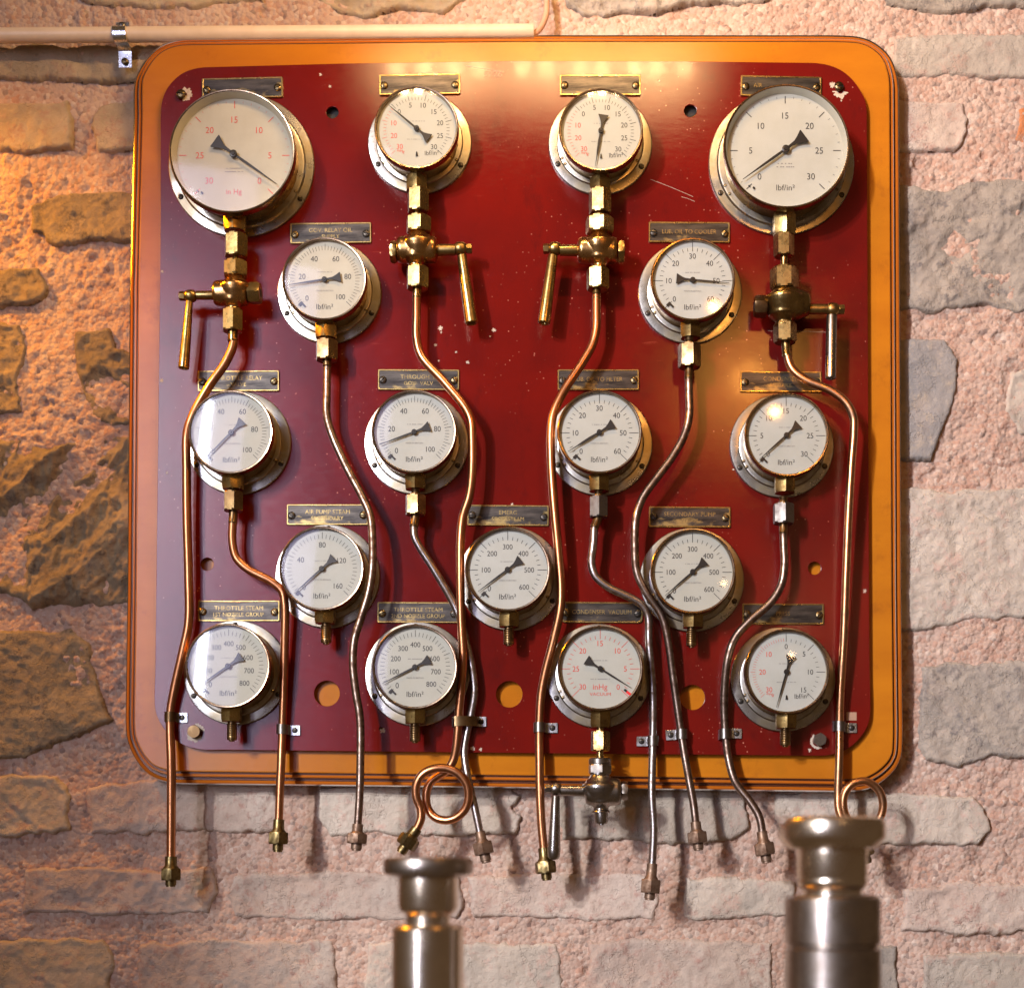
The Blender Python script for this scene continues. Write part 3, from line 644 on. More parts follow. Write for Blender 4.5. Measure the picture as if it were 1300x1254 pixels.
for px, py, rot, (l1, l2), lab in PLATES:
    yy = -.0008; p = at(px, py, yy); t = thing('nameplate', p, lab, 'nameplate', 'engraved brass nameplates above the gauges')
    t.rotation_euler = (0, -R(rot), 0)
    rot_b = PMR if 'round-cornered' in lab else PM
    o = link('plate', rot_b, t, p)
    for s in (-1, 1):
        q = bpy.data.objects.new('screw', SCREWB if random.random() < .6 else SCREW); col.objects.link(q); q.parent = t
        q.location = (s*(PW/2-.0062), -PT, -.0010+random.uniform(-.001, .001)); q.scale = (.0050,)*3; q.rotation_euler = (0, random.uniform(-1.5, 1.5), 0)
    if l1 or l2:
        mb = MB()
        if l2: 
            if l1: text(mb, l1, (0, 0, .0036), .0076, 0, 0, 1.0)
            text(mb, l2, (0, 0, -.0046), .0070, 0, 0, 1.0)
        else: text(mb, l1, ((-.030 if l1 == 'AIR' else 0), 0, .0006), .0078, 0, 0, .92)
        q = bpy.data.objects.new('lettering', mb.mesh('lettering', 'letter', False)); col.objects.link(q); q.parent = t; q.location = (0, -PT-.00025, 0)

# ------------------------------------------------------------------ gauges
def circ(c, r, y, n=64): return [Vector((c[0]+math.cos(2*math.pi*k/n)*r, y, c[1]+math.sin(2*math.pi*k/n)*r)) for k in range(n)]
def radial(mb, ang, r0, r1, w, y, mi=0):
    a = R(ang); d = Vector((math.sin(a), 0, math.cos(a))); s = Vector((math.cos(a), 0, -math.sin(a)))*w/2
    mb.add([d*r0-s+Vector((0, y, 0)), d*r0+s+Vector((0, y, 0)), d*r1+s+Vector((0, y, 0)), d*r1-s+Vector((0, y, 0))], [(0, 1, 2, 3)], mi)
def gauge(fx, fy, bx, by, scale_, needle, lab, big=False, cream=False, ipos='lbf'):
    """fx,fy flange centre and bx,by bezel centre in the photo"""
    h = .057 if big else .050
    fr_, br, cr, dr = (.0935, .0790, .0735, .0735) if big else (.0665, .0530, .0490, .0500)
    rec = .013 if big else .0062
    O = at(fx, fy, 0); Bc = at(bx, by, -h); dx, dz = Bc.x-O.x, Bc.z-O.z
    t = thing('pressure_gauge', O, lab, 'gauge', 'round dial gauges mounted on the red panel')
    # flange, slightly dished, with real screw holes' heads
    mb = MB()
    lathe(mb, (0, -.0004, 0), (0, -1, 0), [(0, fr_-.001), (.0002, fr_), (.0030, fr_), (.0038, fr_-.0009), (.0046, fr_*.905), (.0047, br*1.055), (.0058, br*1.045), (.0070, br*1.03), (.0075, br*1.0), (.0076, .02)], 96)
    fl = link('flange', mb.mesh('flange', 'flange', True, 22), t, O)
    sr = fr_-.0058
    for a in (90, 208, 332):
        a += random.uniform(-2, 2); screw(fl, O+Vector((sr*math.cos(R(a)), -.0046, sr*math.sin(R(a)))), .0036, random.uniform(-1.5, 1.5), SCREW)
    rr = br*1.0
    for a in (203, 212, 333): screw(fl, O+Vector((rr*math.cos(R(a)), -.0072, rr*math.sin(R(a)))), .0023, random.uniform(-1.5, 1.5), SCREWB)
    # case: from the flange to the bezel
    mb = MB(); n_ = 80; rows = [(0, -.0070, cr*1.012), (.03, -.0090, cr), (.7, -h+.016, cr), (.72, -h+.0150, cr*1.01), (.8, -h+.010, br-.0005)]
    vs = []; fs = []
    for k_, y, r in rows:
        f_ = min(1, max(0, (-y)/h))**1.0
        vs += circ((dx*f_, dz*f_), r, y, n_)
    for i in range(len(rows)-1):
        for k in range(n_): fs.append((i*n_+k, (i+1)*n_+k, (i+1)*n_+(k+1) % n_, i*n_+(k+1) % n_))
    mb.add(vs, [f[::-1] for f in fs]); link('case', mb.mesh('case', 'case', True, 30), t, O)
    # bezel ring
    lip = .0032 if not big else .0030
    mb = MB(); rows = [(-h+.0115, br-.0012), (-h+.0105, br), (-h+.002, br), (-h+.0006, br-.0005), (-h, br-.0012), (-h+.0002, br-lip+.0006), (-h+.0010, br-lip), (-h+rec+.002, br-lip-(.004 if big else .0004))]
    vs = []; fs = []
    for y, r in rows: vs += circ((0, 0), r, y+h, n_)
    for i in range(len(rows)-1):
        for k in range(n_): fs.append((i*n_+k, i*n_+(k+1) % n_, (i+1)*n_+(k+1) % n_, (i+1)*n_+k))
    split = (len(rows)-2)*n_
    mb.add(vs, fs); mb.m = [0]*split+[1 if big else 0]*(len(fs)-split)
    link('bezel', mb.mesh('bezel', ['bezel', 'dial_cream' if cream else 'dial'], True, 28), t, Bc)
    # glass: shallow dome
    mb = MB(); gr = br-lip-.0002; sag = .0019; rings_ = 12; vs = [Vector((0, -sag, 0))]; fs = []
    for i in range(1, rings_+1): q = i/rings_; vs += circ((0, 0), gr*q, -sag*(1-q*q), 48)
    for k in range(48): fs.append((0, 1+(k+1) % 48, 1+k))
    for i in range(rings_-1):
        for k in range(48): a = 1+i*48; fs.append((a+k, a+(k+1) % 48, a+48+(k+1) % 48, a+48+k))
    mb.add(vs, fs); link('glass', mb.mesh('glass', 'glass', True, 80), t, Bc+Vector((0, .0016, 0)))
    # dial, print and pointer
    Dc = Bc+Vector((0, rec, 0)); mb = MB(); mb.add(circ((0, 0), dr, 0, 72), [tuple(range(72))])
    di = link('dial', mb.mesh('dial', 'dial_cream' if cream else 'dial', False), t, Dc)
    K = 1.43 if big else 1.0; mb = MB(); y = -.00025
    u = .001*K
    def num(txt, ang, mi, r=31.6, size=9.8):
        a = R(ang); wx = .9*len(txt); size_ = size/K*(1.0 if not big else 1.18)
        text(mb, txt, ((r-wx*abs(math.sin(a)))*u*math.sin(a), y, (r-wx*.2)*u*math.cos(a)), size_*u, mi, 0, .93)
    kind, top = scale_[0], scale_[1]
    if kind == 'lin':        # black 0..top over 270 degrees
        step, minor, mid, dens = scale_[2], scale_[3], scale_[4], scale_[5] if len(scale_) > 5 else 1
        k = 0; v_ = 0
        while v_ <= top+1e-6:
            a = -135+270*v_/top; mj = abs(v_/step-round(v_/step)) < 1e-6; md = mid and abs(v_/mid-round(v_/mid)) < 1e-6
            if big: radial(mb, a, 42*u, (48.6 if mj else 45.4)*u+0, (.75 if mj else .3)*u, y) if mj else radial(mb, a, 46.6*u, 48.6*u, .3*u, y)
            elif dens: radial(mb, a, 38.2*u, (46.5 if mj or md else 43.6)*u, (.62 if mj else .5)*u, y)
            else: radial(mb, a, 37.2*u, (49.0 if mj else 41.6)*u, (.75 if mj else .62)*u, y)
            v_ += minor
        v_ = 0
        while v_ <= top+1e-6:
            s_ = str(int(v_))
            if not (top == 800 and v_ in ()): num(s_, -135+270*v_/top, 0, (31.5 if dens == 0 or big else 30.8)-(2.0 if len(s_) == 3 else 0)+(1.5 if abs(v_-top) < 1 or v_ == 0 else 0), 9.8 if len(s_) < 3 else 9.2)
            v_ += step
    elif kind == 'vac':      # red, zero on the right, counter-clockwise
        for v_ in range(0, 31):
            a = 135-270*v_/30; mj = v_ % 5 == 0
            if big: radial(mb, a, (42 if mj else 46.8)*u, 48.6*u, (.7 if mj else .25)*u, y, 1)
            else: radial(mb, a, 37.2*u, (49.0 if mj else 41.6)*u, (.7 if mj else .6)*u, y, 1)
            if mj: num(str(v_), a, 1, 32.2)
    elif kind == 'cmp':      # compound 30 inHg .. zero .. top
        za, top_, red_minor = scale_[2], scale_[1], 1
        for v_ in range(0, top_+1):
            a = za+(135-za)*v_/top_; mj = v_ % 5 == 0
            radial(mb, a, 37.6*u, (48.5 if mj and top_ == 15 else 45.5 if mj else 41.5)*u, (.65 if mj else .5)*u, y)
            if mj: num(str(v_), a, 0, 32.0, 9.2)
        for v_ in range(1, 31):
            a = za+(-135-za)*v_/30; mj = v_ % 10 == 0
            if top_ > 15 and v_ % 2: continue
            radial(mb, a, 38.4*u, (45 if mj else 42.2)*u, .45*u, y, 1)
            if mj: num(str(v_), a, 1, 31.5, 9.2)
        text(mb, 'inHg', (-20*u, y, -28*u), .0052, 1, R(-12)); 
        text(mb, 'lbf/in²', (19*u, y, -30*u), .0084, 0, R(3), .95)
    if kind == 'lin': text(mb, 'lbf/in²', (0, y, -(33.5 if not big else 33)*u), .0096*(1.1 if big else 1), 0, 0, 1.0)
    if kind == 'vac': text(mb, 'in Hg' if big else 'inHg', (0, y, -(23.5 if not big else 33)*u), .0098*(.95 if big else 1), 1)
    if kind == 'vac' and not big: text(mb, 'VACUUM', (0, y, -31.5*u), .0058, 1, 0, 1.1)
    # maker's small print, unreadable in life too: fine broken lines
    rn2 = random.Random(int(fx*7+fy))
    for zz, ww in (((10, 9), (-13.2, 12)) if not big else ((-12, 7), (-15, 8))):
        if kind == 'lin' and not big and zz < 0: text(mb, 'MADE IN BRITAIN', (0, y, zz*u), .0026, 2, 0, 1.05); continue
        xx = -ww
        while xx < ww:
            l = rn2.uniform(.7, 1.6); mb.add([(xx*u, y, zz*u), ((xx+l)*u, y, zz*u), ((xx+l)*u, y, (zz+.9)*u), (xx*u, y, (zz+.9)*u)], [(0, 1, 2, 3)], 2); xx += l+rn2.choice([.5, .5, 1.8])
    link('dial_print', mb.mesh('dial_print', ['ink', 'ink_red', 'ink_grey'], False), di, Dc)
    # stop pin / set mark
    mb = MB(); a = R(-135)
    if kind == 'cmp': 
        mb.add([Vector((-.0012, 0, -.0345)), Vector((.0016, 0, -.0345)), Vector((.0006, 0, -.0290)), Vector((-.0006, 0, -.0290))], [(0, 1, 2, 3)])
        mb.add([Vector((-.0012, -.0015, -.0345)), Vector((.0016, -.0015, -.0345)), Vector((.0006, -.0015, -.0290)), Vector((-.0006, -.0015, -.0290))], [(0, 1, 2, 3)])
    elif kind == 'vac' and not big:
        box(mb, (.0315, -.0006, -.0270), .0040, .0010, .0030, R(38)); 
    else:
        q = 42.5*u if not big else 45*u
        box(mb, (math.sin(a)*q, -.0006, math.cos(a)*q), .0058 if not big else .0012, .0012, .0036 if not big else .003, R(45)*-1+R(0)); box(mb, (math.sin(a-.09)*q*.97, -.0012, math.cos(a-.09)*q*.97), .0022, .0012, .0060 if not big else .003, R(-45))
    if mb.v: link('stop_mark', mb.mesh('stop_mark', 'needle', False), di, Dc)
    if kind == 'vac' and not big:
        mb = MB(); box(mb, (.0352, -.0006, -.0303), .0062, .0010, .0032, R(38)); link('zero_mark', mb.mesh('zero_mark', 'red_mark', False), di, Dc)
    mb = MB(); yb = -.0030 if not big else -.0045; L = (46 if not big else 46.5)*u; T = 20.5*u
    pro = [(-T, 6.2), (-T*.96, 6.4), (-T*.72, 3.6), (-T*.50, 1.7), (-T*.2, 1.2), (0, 1.1), (L*.3, 1.15 if fx != 762 or fy > 600 else 1.7), (L*.55, .95 if not (fx == 762 and fy < 600) else 1.3), (L*.72, .6), (L, .22)]
    vs = []; fs = []
    for s_ in (-.0003, .0003):
        for q, w_ in pro: bow = 0; vs += [Vector((-w_*u, yb+s_, q)), Vector((w_*u, yb+s_, q))]
    np_ = len(pro)
    for j in range(2):
        for i in range(np_-1):
            a_ = j*2*np_+i*2; f = (a_, a_+1, a_+3, a_+2); fs.append(f if j == 0 else f[::-1])
    for i in range(np_-1):
        for e in (0, 1): a_ = i*2+e; fs.append((a_, a_+2, a_+2+2*np_, a_+2*np_))
    fs.append((0, 1, 1+2*np_, 2*np_))
    mb.add(vs, fs); lathe(mb, (0, yb+.0016, 0), (0, -1, 0), [(0, 3.4*u), (.0028, 3.4*u), (.0032, 2.9*u), (.0032, 1.6*u), (.0040, 1.2*u)], 20)
    pt = link('pointer', mb.mesh('pointer', 'needle', True, 30), di, Dc); pt.rotation_euler = (0, R(needle), 0)
    return t, O

GY = -.028     # depth of the gauge connections in front of the panel
C_ = 'dial gauge'
G = [
 (307.3, 211.5, 294.3, 191.4, ('vac', 30), 125, 'large cream vacuum gauge with red figures in the upper left corner', dict(big=True, cream=True)),
 (533.3, 183, 528.4, 161.4, ('cmp', 30, -45), -50, 'small red and black figured gauge whose thin needle points up and left past 0', {}),
 (762, 184.5, 763, 164.3, ('cmp', 30, -45), -171, 'small red and black figured gauge in the top row, needle pointing straight down', {}),
 (991.6, 209, 998.8, 185.2, ('lin', 30, 5, 1, 0, 0), -125.5, 'large white gauge with black figures 0 to 30 in the upper right corner', dict(big=True)),
 (418.7, 372.4, 411.4, 353.5, ('lin', 100, 20, 2, 10), -98.6, 'cream 0 to 100 gauge reading about 15, under the GOV. RELAY OIL plate', dict(cream=True)),
 (875.7, 372.6, 879.7, 354.1, ('lin', 60, 10, 2, 0, 0), 94.8, 'white 0 to 60 gauge with its needle lying across the 50', {}),
 (304, 563, 292.5, 548, ('lin', 100, 20, 2, 10), -135.8, '0 to 100 gauge beside the leftmost copper pipe, its needle at zero', {}),
 (529, 563, 525.4, 547.3, ('lin', 100, 20, 2, 10), -110.3, '0 to 100 gauge reading about 10, left of the S-bent bright copper pipe', {}),
 (762, 564.5, 761, 547.7, ('lin', 60, 10, 2, 0, 0), -121.7, '0 to 60 gauge with a thick needle resting just above zero', {}),
 (992, 567, 999, 551.3, ('lin', 30, 5, 1, 0, 0), -132, 'small white 0 to 30 gauge with its needle at zero', {}),
 (416.4, 732, 407.8, 721.1, ('lin', 160, 40, 4, 0), -132, '0 to 160 gauge beside the brown steel pipe, needle at zero', {}),
 (648, 735, 644.2, 722.1, ('lin', 600, 100, 20, 0, 0), -127, '0 to 600 gauge between the two vertical copper pipes', {}),
 (878, 736.5, 879.7, 725, ('lin', 600, 100, 20, 0, 0), -131, '0 to 600 gauge right of the two steel pipes that nearly touch', {}),
 (300.5, 854, 288.5, 844.7, ('lin', 800, 100, 20, 100), -125, '0 to 800 gauge in the lower left corner with window glare over its needle', {}),
 (530, 855.7, 526.4, 846, ('lin', 800, 100, 20, 100), -117, '0 to 800 gauge reading about 50, under the 2ND NOZZLE GROUP plate', {}),
 (759.9, 858, 762, 848, ('vac', 30), 122, 'small vacuum gauge with red inHg VACUUM figures in the bottom row', {}),
 (993.6, 862.5, 999, 852, ('cmp', 15, 0), -164, 'gauge with zero at the top of its dial, in the lower right corner', {}),
]
GA = []
for fx, fy, bx, by, s_, nd, lab, kw in G: GA.append(gauge(fx, fy, bx, by, s_, nd, lab, **kw))

def V(px, py, Y=GY): return at(px, py, Y)
def hexv(parent, name, cx, y0, y1, w_, matn, ph=0, Y=GY, ch=.12, cx2=None):
    a = V(cx, y0, Y); c = V(cx if cx2 is None else cx2, y1, Y); c.x = a.x if cx2 is None else c.x
    mb = MB(); o = a; hexnut(mb, (0, 0, 0), c-a, w_/2*sc(Y)/.90, ph, ch=ch); return link(name, mb.mesh(name, matn, True, 25), parent, o)
def rodv(parent, name, p0, p1, rads, matn, Y=GY, n=24, smooth_ang=35):
    """lathe along p0->p1 (pixels), rads list of (fraction, radius px)"""
    a = V(*p0, Y); c = V(*p1, Y); L = (c-a).length; mb = MB()
    lathe(mb, (0, 0, 0), c-a, [(f*L, r*sc(Y)) for f, r in rads], n); return link(name, mb.mesh(name, matn, True, smooth_ang), parent, a)

# square connection blocks under every gauge, and the capped stubs
BL = [(298.5, 268, 294, 24, 'brass'), (529, 230, 243, 24, 'brass_aged'), (762, 232, 244, 24, 'brass_aged'), (995.5, 278, 300, 25, 'brass'), (414, 408, 430, 23, 'brass'), (876.5, 410, 430, 23, 'brass_aged'),
      (296, 600, 621.5, 23, 'brass'), (527.5, 600, 621.5, 23, 'brass_aged'), (760.5, 602, 624, 23, 'brass_aged'), (996, 605, 626, 23, 'brass_aged'), (413, 772, 791.5, 22.5, 'brass'), (646, 774, 796, 23, 'brass_aged'), (879.5, 777, 797, 23.5, 'brass_aged'),
      (294, 896, 916, 22, 'brass'), (527.5, 898, 918.5, 23, 'brass'), (762.5, 900, 923.5, 23, 'brass_aged'), (997.5, 905, 924.5, 23.5, 'brass_aged')]
for i, (cx, y0, y1, w_, mt) in enumerate(BL):
    g = GA[i][0]
    hexv(g, 'connector', cx, y0-6, y1, w_*1.12, mt, R(30)+R(random.uniform(-6, 6)), ch=.3)
for i, (cx, y0, y1, w_) in {10: (414, 791, 818, 14), 11: (646, 796, 820, 14), 12: (878, 797, 822, 14), 13: (294.5, 916, 941, 13), 14: (527, 918, 943, 14), 16: (997, 924, 948, 14)}.items():
    L = y1-y0; prof = [(0, w_*.42), (.12, w_*.42)]
    for k in range(7): prof += [(.14+k*.09, w_*.5), (.17+k*.09, w_*.46), (.20+k*.09, w_*.5)]
    prof += [(.80, w_*.5), (.92, w_*.46), (.93, w_*.28), (1.0, w_*.26)]
    rodv(GA[i][0], 'threaded_stub', (cx, y0), (cx, y1), prof, 'brass_dark')

# ------------------------------------------------------------------ stop cocks
def cock(cx, Y, body, nut1, stem, nut2, bodybox, plug, rod, ball, lever, nut3, sleeve, mb_, mh, lab, cap_end=None, hexhead='hex', stamp=None, out=None, body_round=False):
    t = thing('stop_cock', V(cx, (bodybox[1]+bodybox[3])/2, Y), lab, 'valve', 'stop cocks under the gauges')
    cxx = cx
    if nut1: hexv(t, 'union_nut', (nut1[0]+nut1[2])/2, nut1[1], nut1[3], (nut1[2]-nut1[0]), mb_['n1'], R(nut1[4]), Y)
    sx = (stem[0]+stem[2])/2; w_ = stem[2]-stem[0]
    rodv(t, 'stem', (sx, stem[1]-3), (sx, stem[3]+3), [(0, w_*.5), (.3, w_*.42), (.7, w_*.42), (1, w_*.5)], mb_['n1'], Y)
    if out is None or out != 'cap': hexv(t, 'body_nut', (nut2[0]+nut2[2])/2, nut2[1], nut2[3], (nut2[2]-nut2[0]), mb_['n2'], R(nut2[4]), Y)
    else:
        rodv(t, 'body_nut', ((nut2[0]+nut2[2])/2, nut2[1]), ((nut2[0]+nut2[2])/2, nut2[3]), [(0, 12.5), (.08, 14.5), (.35, 14.5), (.4, 12.6), (1, 12.6)], mb_['n2'], Y)
        hexv(t, 'body_nut', (nut2[0]+nut2[2])/2, nut2[1]+8, nut2[3]-.6, (nut2[2]-nut2[0])*.94, mb_['n2'], R(nut2[4]), Y)
    # cast body: upright shoulder blended into the horizontal barrel by metaball-like union of lathes
    x0_, y0_, x1_, y1_ = bodybox; cy = (y0_+y1_)/2; r = (y1_-y0_)/2*1.22; bc = (x0_+x1_)/2
    mbb = MB(); k = sc(Y); o = V(cx, cy, Y); a = V(x0_, cy, Y)-o; L = (x1_-x0_)*k
    if body_round: prof = [(0, r*.72), (.03, r*.80), (.10, r*.86), (.22, r*.98), (.42, r*1.08), (.62, r*1.04), (.82, r*.86), (.95, r*.74), (1, r*.62)]
    else: prof = [(0, r*.60), (.03, r*.86), (.10, r*.96), (.3, r*1.0), (.5, r*1.04), (.7, r*1.0), (.9, r*.96), (.97, r*.86), (1, r*.6)]
    lathe(mbb, a, (1, 0, 0), [(f*L, q*k) for f, q in prof], 36)
    top = (y0_-nut2[3]); 
    lathe(mbb, V((nut2[0]+nut2[2])/2, nut2[3]-2, Y)-o, (0, 0, -1), [(0, r*.66*k), (.002, r*.66*k), (.25*(top+r)*k, r*.80*k), (.45*(top+r)*k, r*1.02*k), (.62*(top+r)*k, r*1.32*k), (.78*(top+r)*k, r*1.34*k), (1.0*(top+r)*k, r*1.25*k), ((top+r+r*.5)*k, r*1.0*k), ((top+r+r*.9)*k, r*.5*k)], 32)
    if nut3 or out: 
        lathe(mbb, V(cx, cy, Y)-o, (0, 0, -1), [(0, r*1.1*k), (r*.75*k, r*.95*k), (r*1.02*k, r*.62*k), (r*1.12*k, r*.52*k), ((r+4)*k, r*.5*k), ((r+8)*k, r*.66*k), ((r+9)*k, r*.66*k)], 28)
    bo = link('body', mbb.mesh('body', mb_['b'], True, 60), t, o)
    rm = bo.modifiers.new('remesh', 'REMESH'); rm.mode = 'VOXEL'; rm.voxel_size = .0007; rm.use_smooth_shade = True
    sm = bo.modifiers.new('smooth', 'SMOOTH'); sm.factor = .5; sm.iterations = 16
    if stamp:
        mt_ = MB(); text(mt_, stamp, (0, 0, 0), .0072, 0, 0, 1.1); link('stamped_mark', mt_.mesh('stamped_mark', 'dark', False), t, V(cx, cy-1, Y)+Vector((0, -r*1.09*k-.0007, 0)))
    # side plug (hexagon), turned towards the camera a little
    px0, py0, px1, py1 = plug[:4]; s = 1 if px0 > cx else -1; pc = (py0+py1)/2
    pa = V(px0 if s > 0 else px1, pc, Y); pb = V(px1 if s > 0 else px0, pc, Y); mbp = MB(); hexnut(mbp, (0, 0, 0), pb-pa, (py1-py0)/2*k*1.02, R(plug[4] if len(plug) > 4 else 0), ch=.2)
    lathe(mbp, (pb-pa)*.98, pb-pa, [(0, (py1-py0)*.2*k), (.0006, (py1-py0)*.2*k)], 16, 1)
    link('plug', mbp.mesh('plug', [mb_['p'], 'dark'], True, 25), t, pa)
    if cap_end == 'thread':
        ra = (px1, pc); prof = []
        for j in range(5): prof += [(j*.2, 10.2), (j*.2+.1, 9.0)]
        rodv(t, 'thread', (px1-1, pc), (x0_+6, pc), prof+[(1, 10)], mb_['p'], Y)
    # spindle, ball and lever
    ra, rb, rr_ = rod; rodv(t, 'spindle', ra, rb, [(0, rr_), (.1, rr_*1.04), (.9, rr_), (1, rr_)], mh, Y)
    bx, by, br_ = ball
    s2 = 1 if bx > cx else -1
    rodv(t, 'lever_boss', (bx-br_*s2, by), (bx+br_*s2, by), [(0, br_*.55), (.08, br_*.8), (.25, br_*1.0), (.5, br_*1.08), (.75, br_*1.0), (.92, br_*.8), (1, br_*.55)], mh, Y)
    e0 = (bx+br_*s2-.5*s2, by); e1 = (bx+(br_+6.5)*s2, by)
    mbe = MB(); ea, eb = V(*e0, Y), V(*e1, Y); hexnut(mbe, (0, 0, 0), eb-ea, br_*.78*k, R(12)); link('end_nut', mbe.mesh('end_nut', mh, True, 25), t, ea)
    (l0, l1, w0, w1) = lever; w0 *= 1.15; w1 *= 1.12
    rodv(t, 'lever', l0, l1, [(0, w0*.5), (.03, w0*.52), (.5, (w0+w1)*.26), (.94, w1*.5), (.985, w1*.5), (1, w1*.42), (.985, w1*.30), (.95, w1*.25)] if hexhead == 'hex' else [(0, w0*.5), (.4, w0*.62), (.85, w1*.5), (.95, w1*.46), (.99, w1*.32), (1, w1*.1)], 'nickel' if body_round else mh, Y)
    if nut3:
        hexv(t, 'outlet_nut', (nut3[0]+nut3[2])/2, nut3[1], nut3[3], nut3[2]-nut3[0], mb_['n3'], R(nut3[4]), Y)
        rodv(t, 'sleeve', ((sleeve[0]+sleeve[2])/2, sleeve[1]-1), (sleeve[4] if len(sleeve) > 4 else (sleeve[0]+sleeve[2])/2, sleeve[3]), [(0, (sleeve[2]-sleeve[0])*.5), (.85, (sleeve[2]-sleeve[0])*.48), (.9, (sleeve[2]-sleeve[0])*.52), (1, (sleeve[2]-sleeve[0])*.5)], mb_['n1'], Y)
    if out:
        rodv(t, 'outlet', (763.5, 1016), (763.5, 1047), [(0, 8.8), (.15, 9.2), (.5, 8.6), (.86, 8.2), (.94, 7.2), (.95, 3.5), (1, 3.4)], 'nickel', Y)
    return t
br_m = dict(n1='brass_aged', n2='brass', b='bronze', p='brass', n3='brass')
cock(296, -.030, None, (286, 299, 314, 327, 12), (295, 326, 303, 334), (284.5, 333, 314, 352, 18), (271, 359, 316, 386), (316, 358.5, 331, 386, 8), ((272, 375), (250, 375), 5.6), (242, 376, 7.6), ((240.5, 383), (233, 468), 7.5, 12.5), (283, 394, 308, 421, 16), (289, 421, 302, 434), br_m, 'brass', 'polished bronze stop cock stamped AN.2 at the left edge of the panel', stamp='AN.2')
cock(528, -.030, None, (518, 241, 544, 270, 15), (524, 268, 535, 277), (516.5, 276.5, 547, 296, 16), (503.5, 303, 556, 331.5), (496, 306, 503.5, 334, 20), ((555, 317.5), (578, 317.5), 7.0), (584.5, 316, 8.2), ((586.5, 325), (599, 411), 10.5, 15), (517, 340, 543.5, 367, 16), (524, 367, 535.5, 379, 529), br_m, 'brass', 'golden bronze stop cock in the top row whose lever slants down to the right')
cock(761, -.030, None, (748.5, 242, 775, 272, 14), (755, 270, 767, 279), (744.5, 277.5, 778, 297, 14), (733, 304, 785, 332), (785, 305, 792.5, 334, 20), ((733, 318), (711, 318), 7.0), (704.5, 316, 8.2), ((702, 325), (690.5, 411), 10.5, 14.5), (745.5, 342, 772.5, 368, 15), (752, 368, 763, 380, 757.5), br_m, 'brass', 'golden bronze stop cock in the top row whose lever slants down to the left')
br_a = dict(n1='brass_aged', n2='brass_aged', b='brass_aged', p='brass_dark', n3='brass_aged')
cock(995, -.030, None, (983, 298, 1007, 326, 8), (990, 324, 1001, 343), (979, 341.5, 1012, 368, 8), (981, 369, 1028, 403), (957.5, 375.5, 973, 403, 10), ((1027, 392.5), (1050, 392.5), 6.4), (1057, 393, 8.2), ((1056, 401), (1054.5, 481), 11.5, 12.5), (983, 411, 1010, 435, 10), (991.5, 435, 1003.5, 452, 999), br_a, 'brass', 'dull brass stop cock with a round body, threaded plug and straight lever at right', cap_end='thread', body_round=True)
nk = dict(n1='brass_aged', n2='nickel', b='nickel', p='nickel', n3='nickel')
cock(763, -.030, None, (751, 928, 773.5, 953, 14), (757, 922, 767, 964), (747, 962, 776.5, 983, 20), (743, 990, 789, 1019.5), (789, 991, 797, 1015.5, 20), ((744, 1003.5), (712, 1003), 6.8), (706, 1001, 7.4), ((705.5, 1010), (702.8, 1091), 9, 15), None, None, nk, 'nickel', 'grey nickel stop cock below the board with its lever hanging beside a copper pipe', hexhead='round', out='cap')

# ------------------------------------------------------------------ pipes
def pipe(name, pts, rad, matn, lab, start=None, end=None, cat='pipe', nutm='dark_nut', sq=False, startm='brass_dark'):
    P = [at(a, c, d*.001) for a, c, d in pts]; t = thing(name, P[0], lab, cat, 'small bore pipes running down from the gauges')
    mb = MB(); tube(mb, [p-P[0] for p in catmull(P)], rad*.001, 16); link('tube', mb.mesh('tube', matn, True, 60), t, P[0])
    if start:   # union nut and tail under a gauge: (x0,y0,x1,y1,phase)
        x0_, y0_, x1_, y1_, ph = start; cx = (x0_+x1_)/2
        hexv(t, 'union_nut', cx, y0_, y1_, x1_-x0_, startm, R(ph), pts[0][2]*.001, cx2=None)
        rodv(t, 'tail_sleeve', (cx, y1_-1), (pts[0][0], pts[0][1]), [(0, 5.8), (.8, 5.6), (.85, 6.0), (1, 5.4)], 'brass_dark', pts[0][2]*.001)
        rodv(t, 'neck', (cx, y0_-9), (cx, y0_+1), [(0, 6.5), (.4, 5.2), (.7, 6.2), (1, 6.2)], 'brass_dark', pts[0][2]*.001)
    if end:     # sleeve, hexagon union nut and short threaded end, along the pipe's last direction
        L1, wn, hn, tip = end; d = (P[-1]-P[-2]).normalized() ; e = P[-1]; s = .001
        mb = MB(); lathe(mb, (0, 0, 0), d, [(-L1*s, rad*1.02*s), (-L1*s, rad*1.3*s), (-L1*.25*s, rad*1.35*s), (0, rad*1.85*s), (2*s, rad*1.9*s)], 20); link('sleeve', mb.mesh('sleeve', nutm, True, 35), t, e)
        mb = MB(); hexnut(mb, (0, 0, 0), d*hn*s, wn/2*s, R(30 if sq else 12+random.uniform(-6, 6)), ch=.14); link('end_nut', mb.mesh('end_nut', nutm, True, 25), t, e)
        mb = MB(); lathe(mb, (0, 0, 0), d, [(0, wn*.25*s), (tip*.75*s, wn*.25*s), (tip*.8*s, wn*.21*s), (tip*s, wn*.21*s), (tip*s, wn*.12*s), (tip*.8*s, wn*.1*s)], 18); link('threaded_end', mb.mesh('threaded_end', nutm, True, 35), t, e+d*hn*s)
    return t
pipe('copper_pipe', [(297, 430, -30), (295.5, 440, -30), (286, 461, -30), (265, 491, -30), (244, 529, -28), (237.5, 550, -26), (237, 600, -24), (237.5, 660, -22), (239.5, 730, -20), (239.5, 790, -18), (233, 823, -16), (222, 872, -12), (217, 900, -10), (216, 920, -10), (217.5, 970, -12), (217.5, 1030, -13), (217, 1102, -14)], 5.6, 'copper', 'long copper pipe down the left edge of the panel', end=(15, 27, 15, 8))
